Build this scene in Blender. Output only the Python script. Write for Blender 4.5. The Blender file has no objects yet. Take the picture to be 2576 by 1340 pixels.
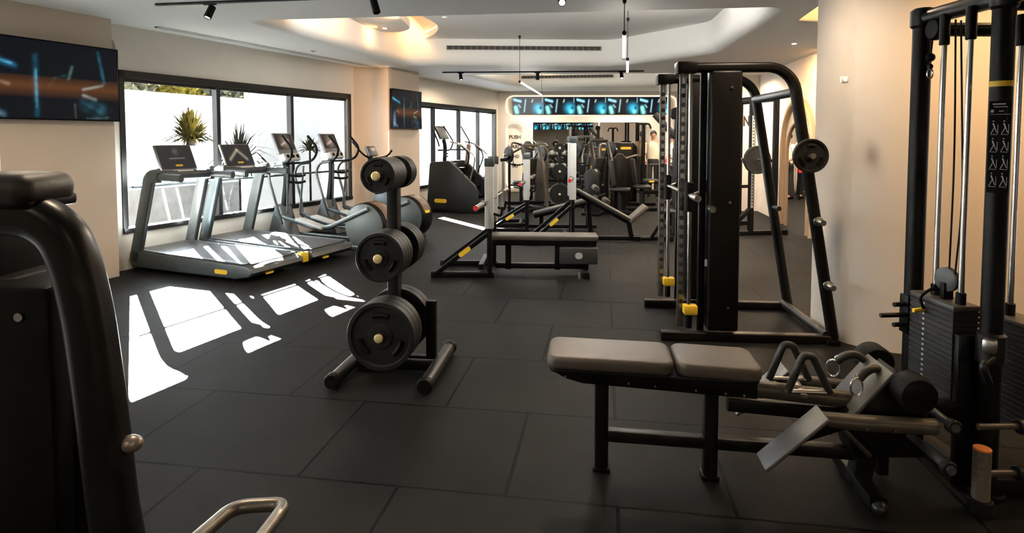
import bpy, bmesh, math, random
import numpy as np
from mathutils import Vector, Matrix, Quaternion
R = math.radians
sc = bpy.context.scene
COL = sc.collection
random.seed(7)

# ------------------------------------------------------------------ camera
F, PITCH, PCX, PCY, CH = 1500.0, 0.05, 1288.0, 420.0, 1.6
cam_d = bpy.data.cameras.new('camera')
cam = bpy.data.objects.new('camera', cam_d)
COL.objects.link(cam)
cam.location = (0, 0, CH)
cam.rotation_euler = (R(90) - PITCH, 0, 0)
cam_d.sensor_fit = 'HORIZONTAL'
cam_d.sensor_width = 36
cam_d.lens = 36 * F / 2576
cam_d.shift_y = -(670 - PCY) / 2576
cam_d.clip_start = 0.02
cam_d.clip_end = 300
sc.camera = cam

# ------------------------------------------------------------------ geometry of the place
WA = R(22.31)
W0 = Vector((-4.68, 7.084, 0))                        # a point on the window wall's foot
WD = Vector((math.sin(WA), math.cos(WA), 0))          # along the window wall, away from the camera
WN = Vector((math.cos(WA), -math.sin(WA), 0))         # out of the wall into the room
CEIL, UP = 2.93, 3.42
GRID = -0.1551                                        # heading of the rubber tile rows


def wp(a, p, z):
    return W0 + WD * a + WN * p + Vector((0, 0, z))


def ray(px, py):
    x = (px - PCX) / F
    u = (PCY - py) / F
    c, s = math.cos(PITCH), math.sin(PITCH)
    return Vector((x, c + u * s, -s + u * c))


def at(px, py, Y):
    r = ray(px, py)
    return Vector((0, 0, CH)) + r * (Y / r.y)


def flr(px, py, z=0.0):
    r = ray(px, py)
    return Vector((0, 0, CH)) + r * ((z - CH) / r.z)


# ------------------------------------------------------------------ light of the place
sc.view_settings.view_transform = 'Standard'
sc.view_settings.look = 'None'
sc.view_settings.gamma = 1.0
sc.view_settings.use_curve_mapping = False
sc.view_settings.exposure = 1.58
try:
    sc.cycles.max_bounces = 7
    sc.cycles.diffuse_bounces = 4
    sc.cycles.glossy_bounces = 3
    sc.cycles.transmission_bounces = 4
    sc.cycles.transparent_max_bounces = 8
    sc.cycles.caustics_reflective = False
    sc.cycles.caustics_refractive = False
    sc.cycles.sample_clamp_indirect = 6.0
except Exception:
    pass

world = bpy.data.worlds.new('sky')
sc.world = world
world.use_nodes = True
bg = world.node_tree.nodes['Background']
bg.inputs[0].default_value = (0.74, 0.87, 1.0, 1)
bg.inputs[1].default_value = 7.0

SUN_DIR = (WD * -0.70 + WN + Vector((0, 0, -0.42))).normalized()
sun_d = bpy.data.lights.new('sun', 'SUN')
sun_d.energy = 460
sun_d.angle = R(0.5)
sun_d.color = (1.0, 0.975, 0.93)
sun = bpy.data.objects.new('sun', sun_d)
sun.rotation_euler = SUN_DIR.to_track_quat('-Z', 'Y').to_euler()
sun.location = wp(8, -12, 9)
COL.objects.link(sun)

WARM = (1.0, 0.62, 0.30)
SOFT = (1.0, 0.80, 0.58)


def area(name, loc, aim, sx, sy, watts, col=SOFT, spread=180, disk=False):
    d = bpy.data.lights.new(name, 'AREA')
    d.shape = 'DISK' if disk else 'RECTANGLE'
    d.size = sx
    d.size_y = sy
    d.energy = watts
    d.color = col
    d.spread = R(spread)
    o = bpy.data.objects.new(name, d)
    o.location = loc
    o.rotation_euler = (Vector(aim) - Vector(loc)).to_track_quat('-Z', 'Y').to_euler()
    COL.objects.link(o)
    return o


# fill lamps added under the lower ceiling, also behind the camera; no fittings modelled
for i, (x, y, w, c) in enumerate([(-5.9, 2.2, 26, SOFT), (-2.6, -1.5, 9, SOFT), (0.8, -2.0, 7, SOFT), (3.9, 1.2, 5, WARM), (-1.2, 2.4, 8, SOFT),
                                  (-3.3, 4.2, 12, SOFT), (-1.0, 4.9, 10, SOFT), (1.9, 4.1, 9, SOFT), (3.4, 3.5, 11, WARM), (5.0, 3.0, 14, WARM),
                                  (-5.0, -6.5, 110, SOFT), (0.0, -7.0, 110, SOFT), (4.5, -7.0, 110, SOFT), (0.0, -11.0, 110, SOFT), (4.5, -11.0, 110, SOFT),
                                  (4.3, 12.2, 45, SOFT), (4.6, 15.0, 45, SOFT), (0.7, 16.9, 14, SOFT), (3.2, 16.9, 20, SOFT), (-1.0, 13.4, 18, SOFT), (3.75, 8.6, 30, SOFT)]):
    area('ceiling_fill', (x, y, CEIL - 0.012), (x, y, 0), 0.16, 0.16, w, c, 160, True)
# unseen fill strips added in the coffers to brighten the raised ceilings
area('coffer_fill', (-.1, 6.95, CEIL + .22), (.3, 9.2, 3.42), 4.6, .05, 26, (1, .96, .90))
area('coffer_fill', (2.85, 8.0, CEIL + .25), (.8, 8.4, 3.42),   .05, 2.4, 5, (1, .93, .82))
area('coffer_fill', (1.3, 12.85, CEIL + .22), (1.5, 15.0, 3.42), 4.0, .05, 13, (1, .88, .72))

# ------------------------------------------------------------------ materials
MATS = {}


def mat(name, col, rough=0.5, metal=0.0, var=0.0, vscale=8.0, bump=0.0, bscale=60.0, spec=0.5, coat=0.0):
    if name in MATS:
        return MATS[name]
    m = bpy.data.materials.new(name)
    m.use_nodes = True
    nt = m.node_tree
    b = nt.nodes['Principled BSDF']
    b.inputs['Base Color'].default_value = (*col, 1)
    b.inputs['Roughness'].default_value = rough
    b.inputs['Metallic'].default_value = metal
    b.inputs['Specular IOR Level'].default_value = spec
    b.inputs['Coat Weight'].default_value = coat
    if var or bump:
        tc = nt.nodes.new('ShaderNodeTexCoord')
    if var:
        n = nt.nodes.new('ShaderNodeTexNoise')
        n.inputs['Scale'].default_value = vscale
        n.inputs['Detail'].default_value = 5
        nt.links.new(tc.outputs['Object'], n.inputs['Vector'])
        cr = nt.nodes.new('ShaderNodeValToRGB')
        cr.color_ramp.elements[0].position = 0.3
        cr.color_ramp.elements[1].position = 0.7
        cr.color_ramp.elements[0].color = (*[c * (1 - var) for c in col], 1)
        cr.color_ramp.elements[1].color = (*[min(1, c * (1 + var)) for c in col], 1)
        nt.links.new(n.outputs['Fac'], cr.inputs['Fac'])
        nt.links.new(cr.outputs['Color'], b.inputs['Base Color'])
    if bump:
        n2 = nt.nodes.new('ShaderNodeTexNoise')
        n2.inputs['Scale'].default_value = bscale
        n2.inputs['Detail'].default_value = 3
        nt.links.new(tc.outputs['Object'], n2.inputs['Vector'])
        bp = nt.nodes.new('ShaderNodeBump')
        bp.inputs['Strength'].default_value = bump
        bp.inputs['Distance'].default_value = 0.01
        nt.links.new(n2.outputs['Fac'], bp.inputs['Height'])
        nt.links.new(bp.outputs['Normal'], b.inputs['Normal'])
    MATS[name] = m
    return m


def emis(name, col, strength):
    if name in MATS:
        return MATS[name]
    m = bpy.data.materials.new(name)
    m.use_nodes = True
    b = m.node_tree.nodes['Principled BSDF']
    b.inputs['Base Color'].default_value = (*col, 1)
    b.inputs['Emission Color'].default_value = (*col, 1)
    b.inputs['Emission Strength'].default_value = strength
    MATS[name] = m
    return m


def screen_mat(name, strength, base=0.004, rough=0.12):
    m = bpy.data.materials.new(name)
    m.use_nodes = True
    nt = m.node_tree
    b = nt.nodes['Principled BSDF']
    b.inputs['Base Color'].default_value = (base, base, base, 1)
    b.inputs['Roughness'].default_value = rough
    b.inputs['Specular IOR Level'].default_value = 0.06
    a = nt.nodes.new('ShaderNodeVertexColor')
    a.layer_name = 'pic'
    nt.links.new(a.outputs['Color'], b.inputs['Emission Color'])
    b.inputs['Emission Strength'].default_value = strength
    MATS[name] = m
    return m


M_BLACK = mat('black_powder_coat', (0.0022, 0.0021, 0.002), 0.42, 0.0, 0.15, 20, 0.04, 300, 0.15)
M_BLACKM = mat('black_plastic', (0.002, 0.002, 0.002), 0.5, 0, 0.1, 20, 0, 60, 0.14)
M_BROWNB = mat('dark_bronze_coat', (0.004, 0.0033, 0.0025), 0.4, 0.0, 0.12, 14, 0.03, 300, 0.18)
M_FRAME = mat('gunmetal_coat', (0.011, 0.0105, 0.0098), 0.36, 0.15, 0.12, 14, 0, 60, 0.35)
M_GREYM = mat('grey_blue_metal', (0.058, 0.070, 0.075), 0.36, 0.25, 0.1, 10)
M_GREYL = mat('pale_grey_cover', (0.46, 0.46, 0.44), 0.45, 0.0, 0.05, 10)
M_TAUPEM = mat('taupe_coat', (0.062, 0.054, 0.041), 0.38, 0.1, 0.1, 12)
M_CHROME = mat('chrome', (0.75, 0.74, 0.71), 0.16, 1.0)
M_STEEL = mat('brushed_steel', (0.52, 0.50, 0.46), 0.3, 1.0, 0.08, 30)
M_RUBBER = mat('plate_rubber', (0.0036, 0.0036, 0.0032), 0.5, 0, 0.2, 30, 0.15, 200, 0.35)
M_PAD = mat('taupe_upholstery', (0.066, 0.056, 0.044), 0.5, 0, 0.1, 6, 0.12, 500)
M_PADB = mat('black_upholstery', (0.010, 0.009, 0.008), 0.45, 0, 0.12, 6, 0.12, 500)
M_PADN = mat('brown_upholstery', (0.035, 0.025, 0.018), 0.45, 0, 0.12, 6, 0.12, 500)
M_YEL = mat('yellow_badge', (0.80, 0.52, 0.03), 0.45, 0, 0.08, 60)
M_BRASS = mat('pale_brass_cap', (0.72, 0.58, 0.30), 0.35, 0.3, 0.1, 40)
M_RED = mat('red_cap', (0.55, 0.03, 0.03), 0.4)
M_WALL = mat('cream_plaster', (0.75, 0.69, 0.61), 0.75, 0, 0.03, 1.5, 0.03, 40)
M_WALL2 = mat('tan_plaster', (0.64, 0.53, 0.42), 0.75, 0, 0.03, 1.5, 0.03, 40)
M_WALL3 = mat('pale_plaster', (0.74, 0.66, 0.57), 0.7, 0, 0.03, 1.2, 0.03, 40)
M_CEIL = mat('white_ceiling', (0.82, 0.815, 0.785), 0.8, 0, 0.02, 1.0)
M_WIN = mat('black_aluminium', (0.0045, 0.0048, 0.005), 0.42, 0.0, 0, 8, 0, 60, 0.25)
M_VENT = mat('dark_vent', (0.03, 0.028, 0.025), 0.6)
M_WHITE = mat('white_plastic', (0.75, 0.74, 0.70), 0.4)
M_OUTW = mat('outside_render', (0.80, 0.80, 0.80), 0.8, 0, 0.04, 2)
M_OUTG = mat('outside_paving', (0.70, 0.69, 0.67), 0.8, 0, 0.1, 3)
M_STONE = mat('outside_stone', (0.17, 0.175, 0.18), 0.8, 0, 0.35, 3)
M_LEAFY = mat('yellow_green_frond', (0.016, 0.0128, 0.0022), 0.9, 0, 0.25, 6, 0, 60, 0.0)
M_LEAF = mat('dull_green_leaf', (0.0072, 0.0075, 0.0050), 0.9, 0, 0.3, 6, 0, 60, 0.0)
M_TRUNK = mat('palm_bark', (0.010, 0.008, 0.006), 0.9, 0, 0.3, 12, 0, 60, 0.0)
M_LED = emis('warm_led', (1.0, 0.66, 0.30), 2.5)
M_LEDW = emis('cream_led', (1.0, 0.84, 0.58), 0.75)
M_TUBE = emis('white_tube', (1.0, 0.97, 0.90), 2.5)
M_LENS = emis('lit_lens', (1.0, 0.95, 0.86), 14.0)
M_SKIN = mat('skin', (0.36, 0.21, 0.14), 0.55, 0, 0.06, 12)
M_HAIR = mat('dark_hair', (0.012, 0.009, 0.008), 0.5)
M_SHIRT = mat('cream_shirt', (0.62, 0.52, 0.40), 0.8, 0, 0.05, 10)
M_SHIRTW = mat('white_shirt', (0.75, 0.70, 0.63), 0.8, 0, 0.05, 10)
M_TROUS = mat('black_trousers', (0.015, 0.015, 0.017), 0.8)
M_TAN = mat('tan_wrap', (0.095, 0.083, 0.06), 0.7, 0, 0.25, 60, 0.2, 200)
M_INK = mat('brown_ink', (0.03, 0.018, 0.01), 0.6)
M_PRINT = mat('white_print', (0.55, 0.55, 0.52), 0.6)
M_ORANGE = mat('orange_tape', (0.55, 0.16, 0.03), 0.5)


def glass_mat():
    m = bpy.data.materials.new('window_glass')
    m.use_nodes = True
    nt = m.node_tree
    nt.nodes.remove(nt.nodes['Principled BSDF'])
    t = nt.nodes.new('ShaderNodeBsdfTransparent')
    t.inputs[0].default_value = (0.95, 0.97, 0.97, 1)
    g = nt.nodes.new('ShaderNodeBsdfGlossy')
    g.inputs['Roughness'].default_value = 0.02
    mix = nt.nodes.new('ShaderNodeMixShader')
    mix.inputs[0].default_value = 0.05
    out = nt.nodes['Material Output']
    nt.links.new(t.outputs[0], mix.inputs[1])
    nt.links.new(g.outputs[0], mix.inputs[2])
    nt.links.new(mix.outputs[0], out.inputs['Surface'])
    return m


M_GLASS = glass_mat()


def mirror_mat():
    m = bpy.data.materials.new('mirror_silver')
    m.use_nodes = True
    b = m.node_tree.nodes['Principled BSDF']
    b.inputs['Base Color'].default_value = (0.82, 0.81, 0.78, 1)
    b.inputs['Metallic'].default_value = 1
    b.inputs['Roughness'].default_value = 0.015
    return m


M_MIRROR = mirror_mat()


def floor_mat():
    m = bpy.data.materials.new('rubber_tile_floor')
    m.use_nodes = True
    nt = m.node_tree
    b = nt.nodes['Principled BSDF']
    N = nt.nodes.new
    geo = N('ShaderNodeNewGeometry')
    sub = N('ShaderNodeVectorMath')
    sub.operation = 'SUBTRACT'
    sub.inputs[1].default_value = (-1.9937, 2.8903, 0)
    nt.links.new(geo.outputs['Position'], sub.inputs[0])
    rot = N('ShaderNodeVectorRotate')
    rot.rotation_type = 'Z_AXIS'
    rot.inputs['Angle'].default_value = -GRID
    nt.links.new(sub.outputs[0], rot.inputs['Vector'])
    add = N('ShaderNodeVectorMath')
    add.operation = 'ADD'
    add.inputs[1].default_value = (0.9932 * 20.5, 0.8132 * 20, 0)
    nt.links.new(rot.outputs[0], add.inputs[0])
    br = N('ShaderNodeTexBrick')
    br.offset = 0.5
    br.inputs['Scale'].default_value = 1.0
    br.inputs['Brick Width'].default_value = 0.9932
    br.inputs['Row Height'].default_value = 0.8132
    br.inputs['Mortar Size'].default_value = 0.009
    br.inputs['Mortar Smooth'].default_value = 0.2
    br.inputs['Color1'].default_value = (0.0085, 0.0086, 0.0084, 1)
    br.inputs['Color2'].default_value = (0.0106, 0.0106, 0.0102, 1)
    br.inputs['Mortar'].default_value = (0.0004, 0.0004, 0.0004, 1)
    nt.links.new(add.outputs[0], br.inputs['Vector'])
    sp = N('ShaderNodeTexNoise')
    sp.inputs['Scale'].default_value = 260
    sp.inputs['Detail'].default_value = 2
    nt.links.new(geo.outputs['Position'], sp.inputs['Vector'])
    cr = N('ShaderNodeValToRGB')
    cr.color_ramp.elements[0].position = 0.42
    cr.color_ramp.elements[0].color = (0.75, 0.75, 0.75, 1)
    cr.color_ramp.elements[1].position = 0.72
    cr.color_ramp.elements[1].color = (1.9, 1.9, 1.9, 1)
    nt.links.new(sp.outputs['Fac'], cr.inputs['Fac'])
    big = N('ShaderNodeTexNoise')
    big.inputs['Scale'].default_value = 2.2
    big.inputs['Detail'].default_value = 5
    nt.links.new(geo.outputs['Position'], big.inputs['Vector'])
    cr2 = N('ShaderNodeValToRGB')
    cr2.color_ramp.elements[0].position = 0.3
    cr2.color_ramp.elements[0].color = (0.82, 0.82, 0.82, 1)
    cr2.color_ramp.elements[1].position = 0.7
    cr2.color_ramp.elements[1].color = (1.15, 1.15, 1.15, 1)
    nt.links.new(big.outputs['Fac'], cr2.inputs['Fac'])
    m1 = N('ShaderNodeMix')
    m1.data_type = 'RGBA'
    m1.blend_type = 'MULTIPLY'
    m1.inputs[0].default_value = 1
    nt.links.new(br.outputs['Color'], m1.inputs[6])
    nt.links.new(cr.outputs['Color'], m1.inputs[7])
    m2 = N('ShaderNodeMix')
    m2.data_type = 'RGBA'
    m2.blend_type = 'MULTIPLY'
    m2.inputs[0].default_value = 1
    nt.links.new(m1.outputs[2], m2.inputs[6])
    nt.links.new(cr2.outputs['Color'], m2.inputs[7])
    nt.links.new(m2.outputs[2], b.inputs['Base Color'])
    b.inputs['Roughness'].default_value = 0.54
    b.inputs['Specular IOR Level'].default_value = 0.05
    inv = N('ShaderNodeMath')
    inv.operation = 'SUBTRACT'
    inv.inputs[0].default_value = 1.0
    nt.links.new(br.outputs['Fac'], inv.inputs[1])
    bp = N('ShaderNodeBump')
    bp.inputs['Strength'].default_value = 0.6
    bp.inputs['Distance'].default_value = 0.004
    nt.links.new(inv.outputs[0], bp.inputs['Height'])
    bp2 = N('ShaderNodeBump')
    bp2.inputs['Strength'].default_value = 0.12
    bp2.inputs['Distance'].default_value = 0.003
    nt.links.new(sp.outputs['Fac'], bp2.inputs['Height'])
    nt.links.new(bp.outputs['Normal'], bp2.inputs['Normal'])
    nt.links.new(bp2.outputs['Normal'], b.inputs['Normal'])
    return m


M_FLOOR = floor_mat()


# ------------------------------------------------------------------ mesh helpers
def fillet(pts, r, n=6):
    pts = [Vector(p) for p in pts]
    if r <= 0 or len(pts) < 3:
        return pts
    out = [pts[0]]
    for i in range(1, len(pts) - 1):
        p, a, b = pts[i], pts[i - 1], pts[i + 1]
        d1, d2 = (a - p), (b - p)
        rr = min(r, d1.length * 0.49, d2.length * 0.49)
        s, e = p + d1.normalized() * rr, p + d2.normalized() * rr
        for k in range(n + 1):
            t = k / n
            out.append(s * (1 - t) ** 2 + p * 2 * t * (1 - t) + e * t * t)
    out.append(pts[-1])
    return out


def circ(r, n=12, ry=None):
    ry = r if ry is None else ry
    return [(r * math.cos(2 * math.pi * k / n), ry * math.sin(2 * math.pi * k / n)) for k in range(n)]


def rrect(w, h, r, n=3):
    out = []
    for cx, cy, a0 in ((w / 2 - r, h / 2 - r, 0), (-w / 2 + r, h / 2 - r, 90), (-w / 2 + r, -h / 2 + r, 180), (w / 2 - r, -h / 2 + r, 270)):
        for k in range(n + 1):
            a = R(a0 + 90 * k / n)
            out.append((cx + r * math.cos(a), cy + r * math.sin(a)))
    return out


class MB:
    def __init__(s):
        s.bm = bmesh.new()

    def sweep(s, path, prof, up=(0, 0, 1), closed=False):
        path = [Vector(p) for p in path]
        n = len(path)
        up = Vector(up)
        rings = []
        px = None
        for i in range(n):
            if closed:
                t = (path[(i + 1) % n] - path[i - 1]).normalized()
            else:
                t = (path[min(i + 1, n - 1)] - path[max(i - 1, 0)]).normalized()
            ref = up if px is None else px
            if px is None:
                x = t.cross(ref)
                if x.length < 1e-4:
                    x = t.cross(Vector((0, 1, 0)))
                    if x.length < 1e-4:
                        x = t.cross(Vector((1, 0, 0)))
                x.normalize()
            else:
                x = (px - t * px.dot(t))
                if x.length < 1e-5:
                    x = t.orthogonal()
                x.normalize()
            px = x
            y = x.cross(t)
            rings.append([s.bm.verts.new(path[i] + x * a + y * b) for a, b in prof])
        m = len(prof)
        for i in range(n if closed else n - 1):
            A, B = rings[i], rings[(i + 1) % n]
            for k in range(m):
                try:
                    s.bm.faces.new((A[k], A[(k + 1) % m], B[(k + 1) % m], B[k]))
                except ValueError:
                    pass
        if not closed:
            s.bm.faces.new(rings[0][::-1])
            s.bm.faces.new(rings[-1])
        return s

    def tube(s, path, r, fil=0.0, seg=10, closed=False, n=6):
        return s.sweep(fillet(path, fil, n) if not closed else path, circ(r, seg), closed=closed)

    def beam(s, p0, p1, w, h, up=(0, 0, 1), r=0.006):
        return s.sweep([p0, p1], rrect(w, h, min(r, w * 0.45, h * 0.45), 2), up)

    def bpath(s, path, w, h, up=(0, 0, 1), r=0.01, fil=0.0):
        return s.sweep(fillet(path, fil), rrect(w, h, min(r, w * 0.45, h * 0.45), 3), up)

    def box(s, c, size, rot=None, bev=0.0, seg=2):
        mtx = Matrix.Translation(Vector(c))
        if rot is not None:
            mtx = mtx @ (rot if isinstance(rot, Matrix) else Matrix.Rotation(rot, 4, 'Z'))
        mtx = mtx @ Matrix.Diagonal((size[0], size[1], size[2], 1))
        g = bmesh.ops.create_cube(s.bm, size=1, matrix=mtx)
        if bev > 0:
            es = list({e for v in g['verts'] for e in v.link_edges})
            bmesh.ops.bevel(s.bm, geom=es, offset=min(bev, min(size) * 0.49), segments=seg, profile=0.5, affect='EDGES')
        return s

    def cyl(s, p0, p1, r, r2=None, seg=20, bev=0.0):
        p0, p1 = Vector(p0), Vector(p1)
        r2 = r if r2 is None else r2
        L = (p1 - p0).length
        if bev > 0:
            return s.lathe([(r - bev, 0), (r, bev), (r2, L - bev), (r2 - bev, L)], p0, p1 - p0, seg)
        return s.lathe([(r, 0), (r2, L)], p0, p1 - p0, seg)

    def lathe(s, prof, o, axis, seg=24, caps=True):
        o, ax = Vector(o), Vector(axis).normalized()
        x = ax.orthogonal().normalized()
        y = ax.cross(x)
        rings = []
        for r, h in prof:
            rings.append([s.bm.verts.new(o + ax * h + (x * math.cos(2 * math.pi * k / seg) + y * math.sin(2 * math.pi * k / seg)) * max(r, 1e-5)) for k in range(seg)])
        for A, B in zip(rings, rings[1:]):
            for k in range(seg):
                s.bm.faces.new((A[k], A[(k + 1) % seg], B[(k + 1) % seg], B[k]))
        if caps:
            s.bm.faces.new(rings[0][::-1])
            s.bm.faces.new(rings[-1])
        return s

    def prism(s, poly, d, o=(0, 0, 0), u=(1, 0, 0), v=(0, 0, 1), bev=0.0, seg=2):
        """poly in the (u, v) plane through o, thickened by the vector d"""
        o, u, v, d = Vector(o), Vector(u), Vector(v), Vector(d)
        A = [s.bm.verts.new(o + u * a + v * b) for a, b in poly]
        B = [s.bm.verts.new(o + u * a + v * b + d) for a, b in poly]
        n = len(poly)
        fs = [s.bm.faces.new(A[::-1]), s.bm.faces.new(B)]
        for k in range(n):
            fs.append(s.bm.faces.new((A[k], A[(k + 1) % n], B[(k + 1) % n], B[k])))
        if bev > 0:
            es = [e for f in fs[:2] for e in f.edges]
            bmesh.ops.recalc_face_normals(s.bm, faces=fs)
            bmesh.ops.bevel(s.bm, geom=es, offset=bev, segments=seg, profile=0.5, affect='EDGES')
        return s

    def ball(s, c, r, sx=1, sy=1, sz=1, sub=2):
        bmesh.ops.create_icosphere(s.bm, subdivisions=sub, radius=r, matrix=Matrix.Translation(Vector(c)) @ Matrix.Diagonal((sx, sy, sz, 1)))
        return s

    def face(s, pts):
        s.bm.faces.new([s.bm.verts.new(Vector(p)) for p in pts])
        return s

    def build(s, name, m, parent=None, world=False, ang=38, normals=True):
        bm = s.bm
        if world and parent is not None:
            root = parent
            while root.parent:
                root = root.parent
            mw = Matrix.Translation(root.location) @ root.rotation_euler.to_matrix().to_4x4()
            bm.transform(mw.inverted())
        if normals:
            bmesh.ops.recalc_face_normals(bm, faces=bm.faces[:])
        me = bpy.data.meshes.new(name)
        for f in bm.faces:
            f.smooth = True
        ca = math.cos(R(ang))
        for e in bm.edges:
            if len(e.link_faces) == 2:
                e.smooth = e.link_faces[0].normal.dot(e.link_faces[1].normal) > ca
        bm.to_mesh(me)
        bm.free()
        me.materials.append(m)
        o = bpy.data.objects.new(name, me)
        COL.objects.link(o)
        if parent is not None:
            o.parent = parent
        return o


def thing(name, label, cat, loc=(0, 0, 0), rz=0.0, group=None):
    o = bpy.data.objects.new(name, None)
    o.empty_display_size = 0.1
    COL.objects.link(o)
    o.location = loc
    o.rotation_euler = (0, 0, rz)
    return tag(o, label, cat, group)


def tag(o, label=None, cat=None, group=None, kind=None):
    if label:
        o['label'] = label
    if cat:
        o['category'] = cat
    if group:
        o['group'] = group
    if kind:
        o['kind'] = kind
    return o


def struct(name, mb, m, parent=None, **kw):
    o = mb.build(name, m, parent, **kw)
    if parent is None:
        o['kind'] = 'structure'
    return o


def copy_tree(o, parent=None):
    c = o.copy()
    COL.objects.link(c)
    if parent is not None:
        c.parent = parent
    for ch in list(o.children):
        copy_tree(ch, c)
    return c


def relabel(o, label, group=None):
    o['label'] = label
    if group:
        o['group'] = group
    return o


def badge(parent, c, u, v, w, h, name='badge', m=None):
    """small rounded yellow badge lying in the (u, v) plane at c (local to parent's thing)"""
    u, v = Vector(u).normalized(), Vector(v).normalized()
    n = u.cross(v) * 0.006
    b = MB()
    b.prism(rrect(w, h, min(w, h) * 0.45, 4), n, Vector(c) - n * 0.4, u, v)
    return b.build(name, m or M_YEL, parent)


def text(name, body, size, loc, rot, m, parent=None, ext=0.002, align='CENTER'):
    cu = bpy.data.curves.new(name, 'FONT')
    cu.body = body
    cu.size = size
    cu.extrude = ext
    cu.offset = size * .025
    cu.align_x = align
    cu.align_y = 'CENTER'
    cu.materials.append(m)
    tmp = bpy.data.objects.new(name, cu)
    COL.objects.link(tmp)
    me = bpy.data.meshes.new_from_object(tmp.evaluated_get(bpy.context.evaluated_depsgraph_get()))
    bpy.data.objects.remove(tmp)
    o = bpy.data.objects.new(name, me)
    COL.objects.link(o)
    o.location = loc
    o.rotation_euler = rot
    if parent is not None:
        o.parent = parent
    return o


# ------------------------------------------------------------------ pictures on screens (light the screen itself gives off)
def seg_d(X, Y, a, b):
    a, b = np.array(a, float), np.array(b, float)
    d = b - a
    t = np.clip(((X - a[0]) * d[0] + (Y - a[1]) * d[1]) / (d @ d), 0, 1)
    return np.hypot(X - a[0] - t * d[0], Y - a[1] - t * d[1])


def gym_picture(X, Y):
    """dark gym with blue strip lights, a bent-over lifter and amber floor; X 0..1.78, Y 0..1 upwards"""
    c = np.zeros(X.shape + (3,)) + np.array([.003, .004, .006])

    soft = .45 + .55 * np.sin(X * 7.3 + 1.1) * np.sin(Y * 9.1 + .4) + .25 * np.sin(X * 31 + Y * 17) * np.sin(Y * 43)

    def add(d, w, col, p=2):
        c[...] += (np.exp(-(d / w) ** p) * np.clip(soft + .25, .12, 1))[..., None] * np.array(col) * .62
    add(seg_d(X, Y, (-.1, .80), (.43, .66)), .035, (.02, .16, .30))
    add(seg_d(X, Y, (-.1, .80), (.40, .675)), .014, (.10, .45, .65))
    add(seg_d(X, Y, (.68, .05), (.68, .80)), .03, (.01, .09, .14))
    add(seg_d(X, Y, (.68, .15), (.68, .62)), .012, (.10, .33, .42))
    add(seg_d(X, Y, (1.50, .93), (1.58, .52)), .02, (.02, .14, .20))
    amb = np.clip(1 - np.abs(Y - .42) / .16, 0, 1) * (X > .25) * (Y < .55)
    c += amb[..., None] * np.array([.075, .026, .004])
    add(seg_d(X, Y, (.10, .10), (.12, .40)), .07, (.20, .24, .42))
    add(seg_d(X, Y, (.12, .12), (.30, .04)), .03, (.10, .22, .30))
    add(seg_d(X, Y, (.22, .46), (.36, .42)), .02, (.22, .13, .10))
    add(seg_d(X, Y, (.84, .42), (.92, .54)), .016, (.02, .09, .10))
    add(seg_d(X, Y, (.92, .54), (1.05, .58)), .014, (.02, .09, .09))
    add(seg_d(X, Y, (1.09, .54), (1.14, .70)), .018, (.09, .17, .15))
    add(seg_d(X, Y, (1.28, .41), (1.55, .48)), .016, (.22, .28, .27))
    add(seg_d(X, Y, (1.28, .33), (1.45, .28)), .018, (.26, .29, .26))
    add(seg_d(X, Y, (1.32, .19), (1.50, .14)), .075, (.035, .17, .23))
    add(seg_d(X, Y, (1.32, .02), (1.62, .03)), .009, (.12, .22, .25))
    add(seg_d(X, Y, (1.17, .02), (1.16, .2)), .012, (.10, .09, .07))
    return c


def strip_picture(X, Y, lift=0.0):
    """the same film, further on: blue tube light, pale figure and a glowing blue machine"""
    c = np.zeros(X.shape + (3,)) + np.array([.002 + lift, .003 + lift, .005 + lift])

    def add(d, w, col):
        c[...] += np.exp(-(d / w) ** 2)[..., None] * np.array(col)
    add(seg_d(X, Y, (.05, .86), (.42, .76)), .06, (.22, .55, .75))
    add(seg_d(X, Y, (.64, .15), (.72, .85)), .035, (.18, .32, .38))
    add(seg_d(X, Y, (.15, .40), (.22, .12)), .10, (.20, .62, .62))
    add(seg_d(X, Y, (.32, .55), (.42, .42)), .04, (.12, .30, .30))
    add(np.hypot(X - 1.45, Y - .36), .24, (.03, .33, .50))
    add(np.hypot(X - 1.52, Y - .16), .12, (.10, .42, .40))
    c *= (1 - .95 * np.exp(-(np.hypot(X - 1.58, Y - .38) / .08) ** 2))[..., None]
    add(seg_d(X, Y, (1.12, .85), (1.08, .72)), .035, (.25, .30, .28))
    add(seg_d(X, Y, (1.68, .95), (1.67, .70)), .025, (.12, .22, .26))
    return c


def console_picture(X, Y, kind=0):
    c = np.zeros(X.shape + (3,)) + np.array([.035, .033, .035])
    if kind == 0:
        c += np.exp(-(np.hypot(X - .9, Y - .75) / .12) ** 2)[..., None] * np.array([.12, .12, .13])
        c += ((np.abs(Y - .45) < .03) & (X > .5) & (X < 1.3))[..., None] * np.array([.16, .15, .14])
    elif kind == 1:
        c += np.exp(-(seg_d(X, Y, (.3, .3), (.9, .75)) / .06) ** 2)[..., None] * np.array([.5, .42, .3])
        c += np.exp(-(seg_d(X, Y, (.9, .75), (1.4, .3)) / .07) ** 2)[..., None] * np.array([.42, .36, .27])
    else:
        c += np.exp(-(np.hypot(X - .9, Y - .5) / .4) ** 2)[..., None] * np.array([.40, .27, .17])
        c += np.exp(-(seg_d(X, Y, (.4, .3), (1.3, .6)) / .06) ** 2)[..., None] * np.array([.6, .45, .4])
    return c


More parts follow.
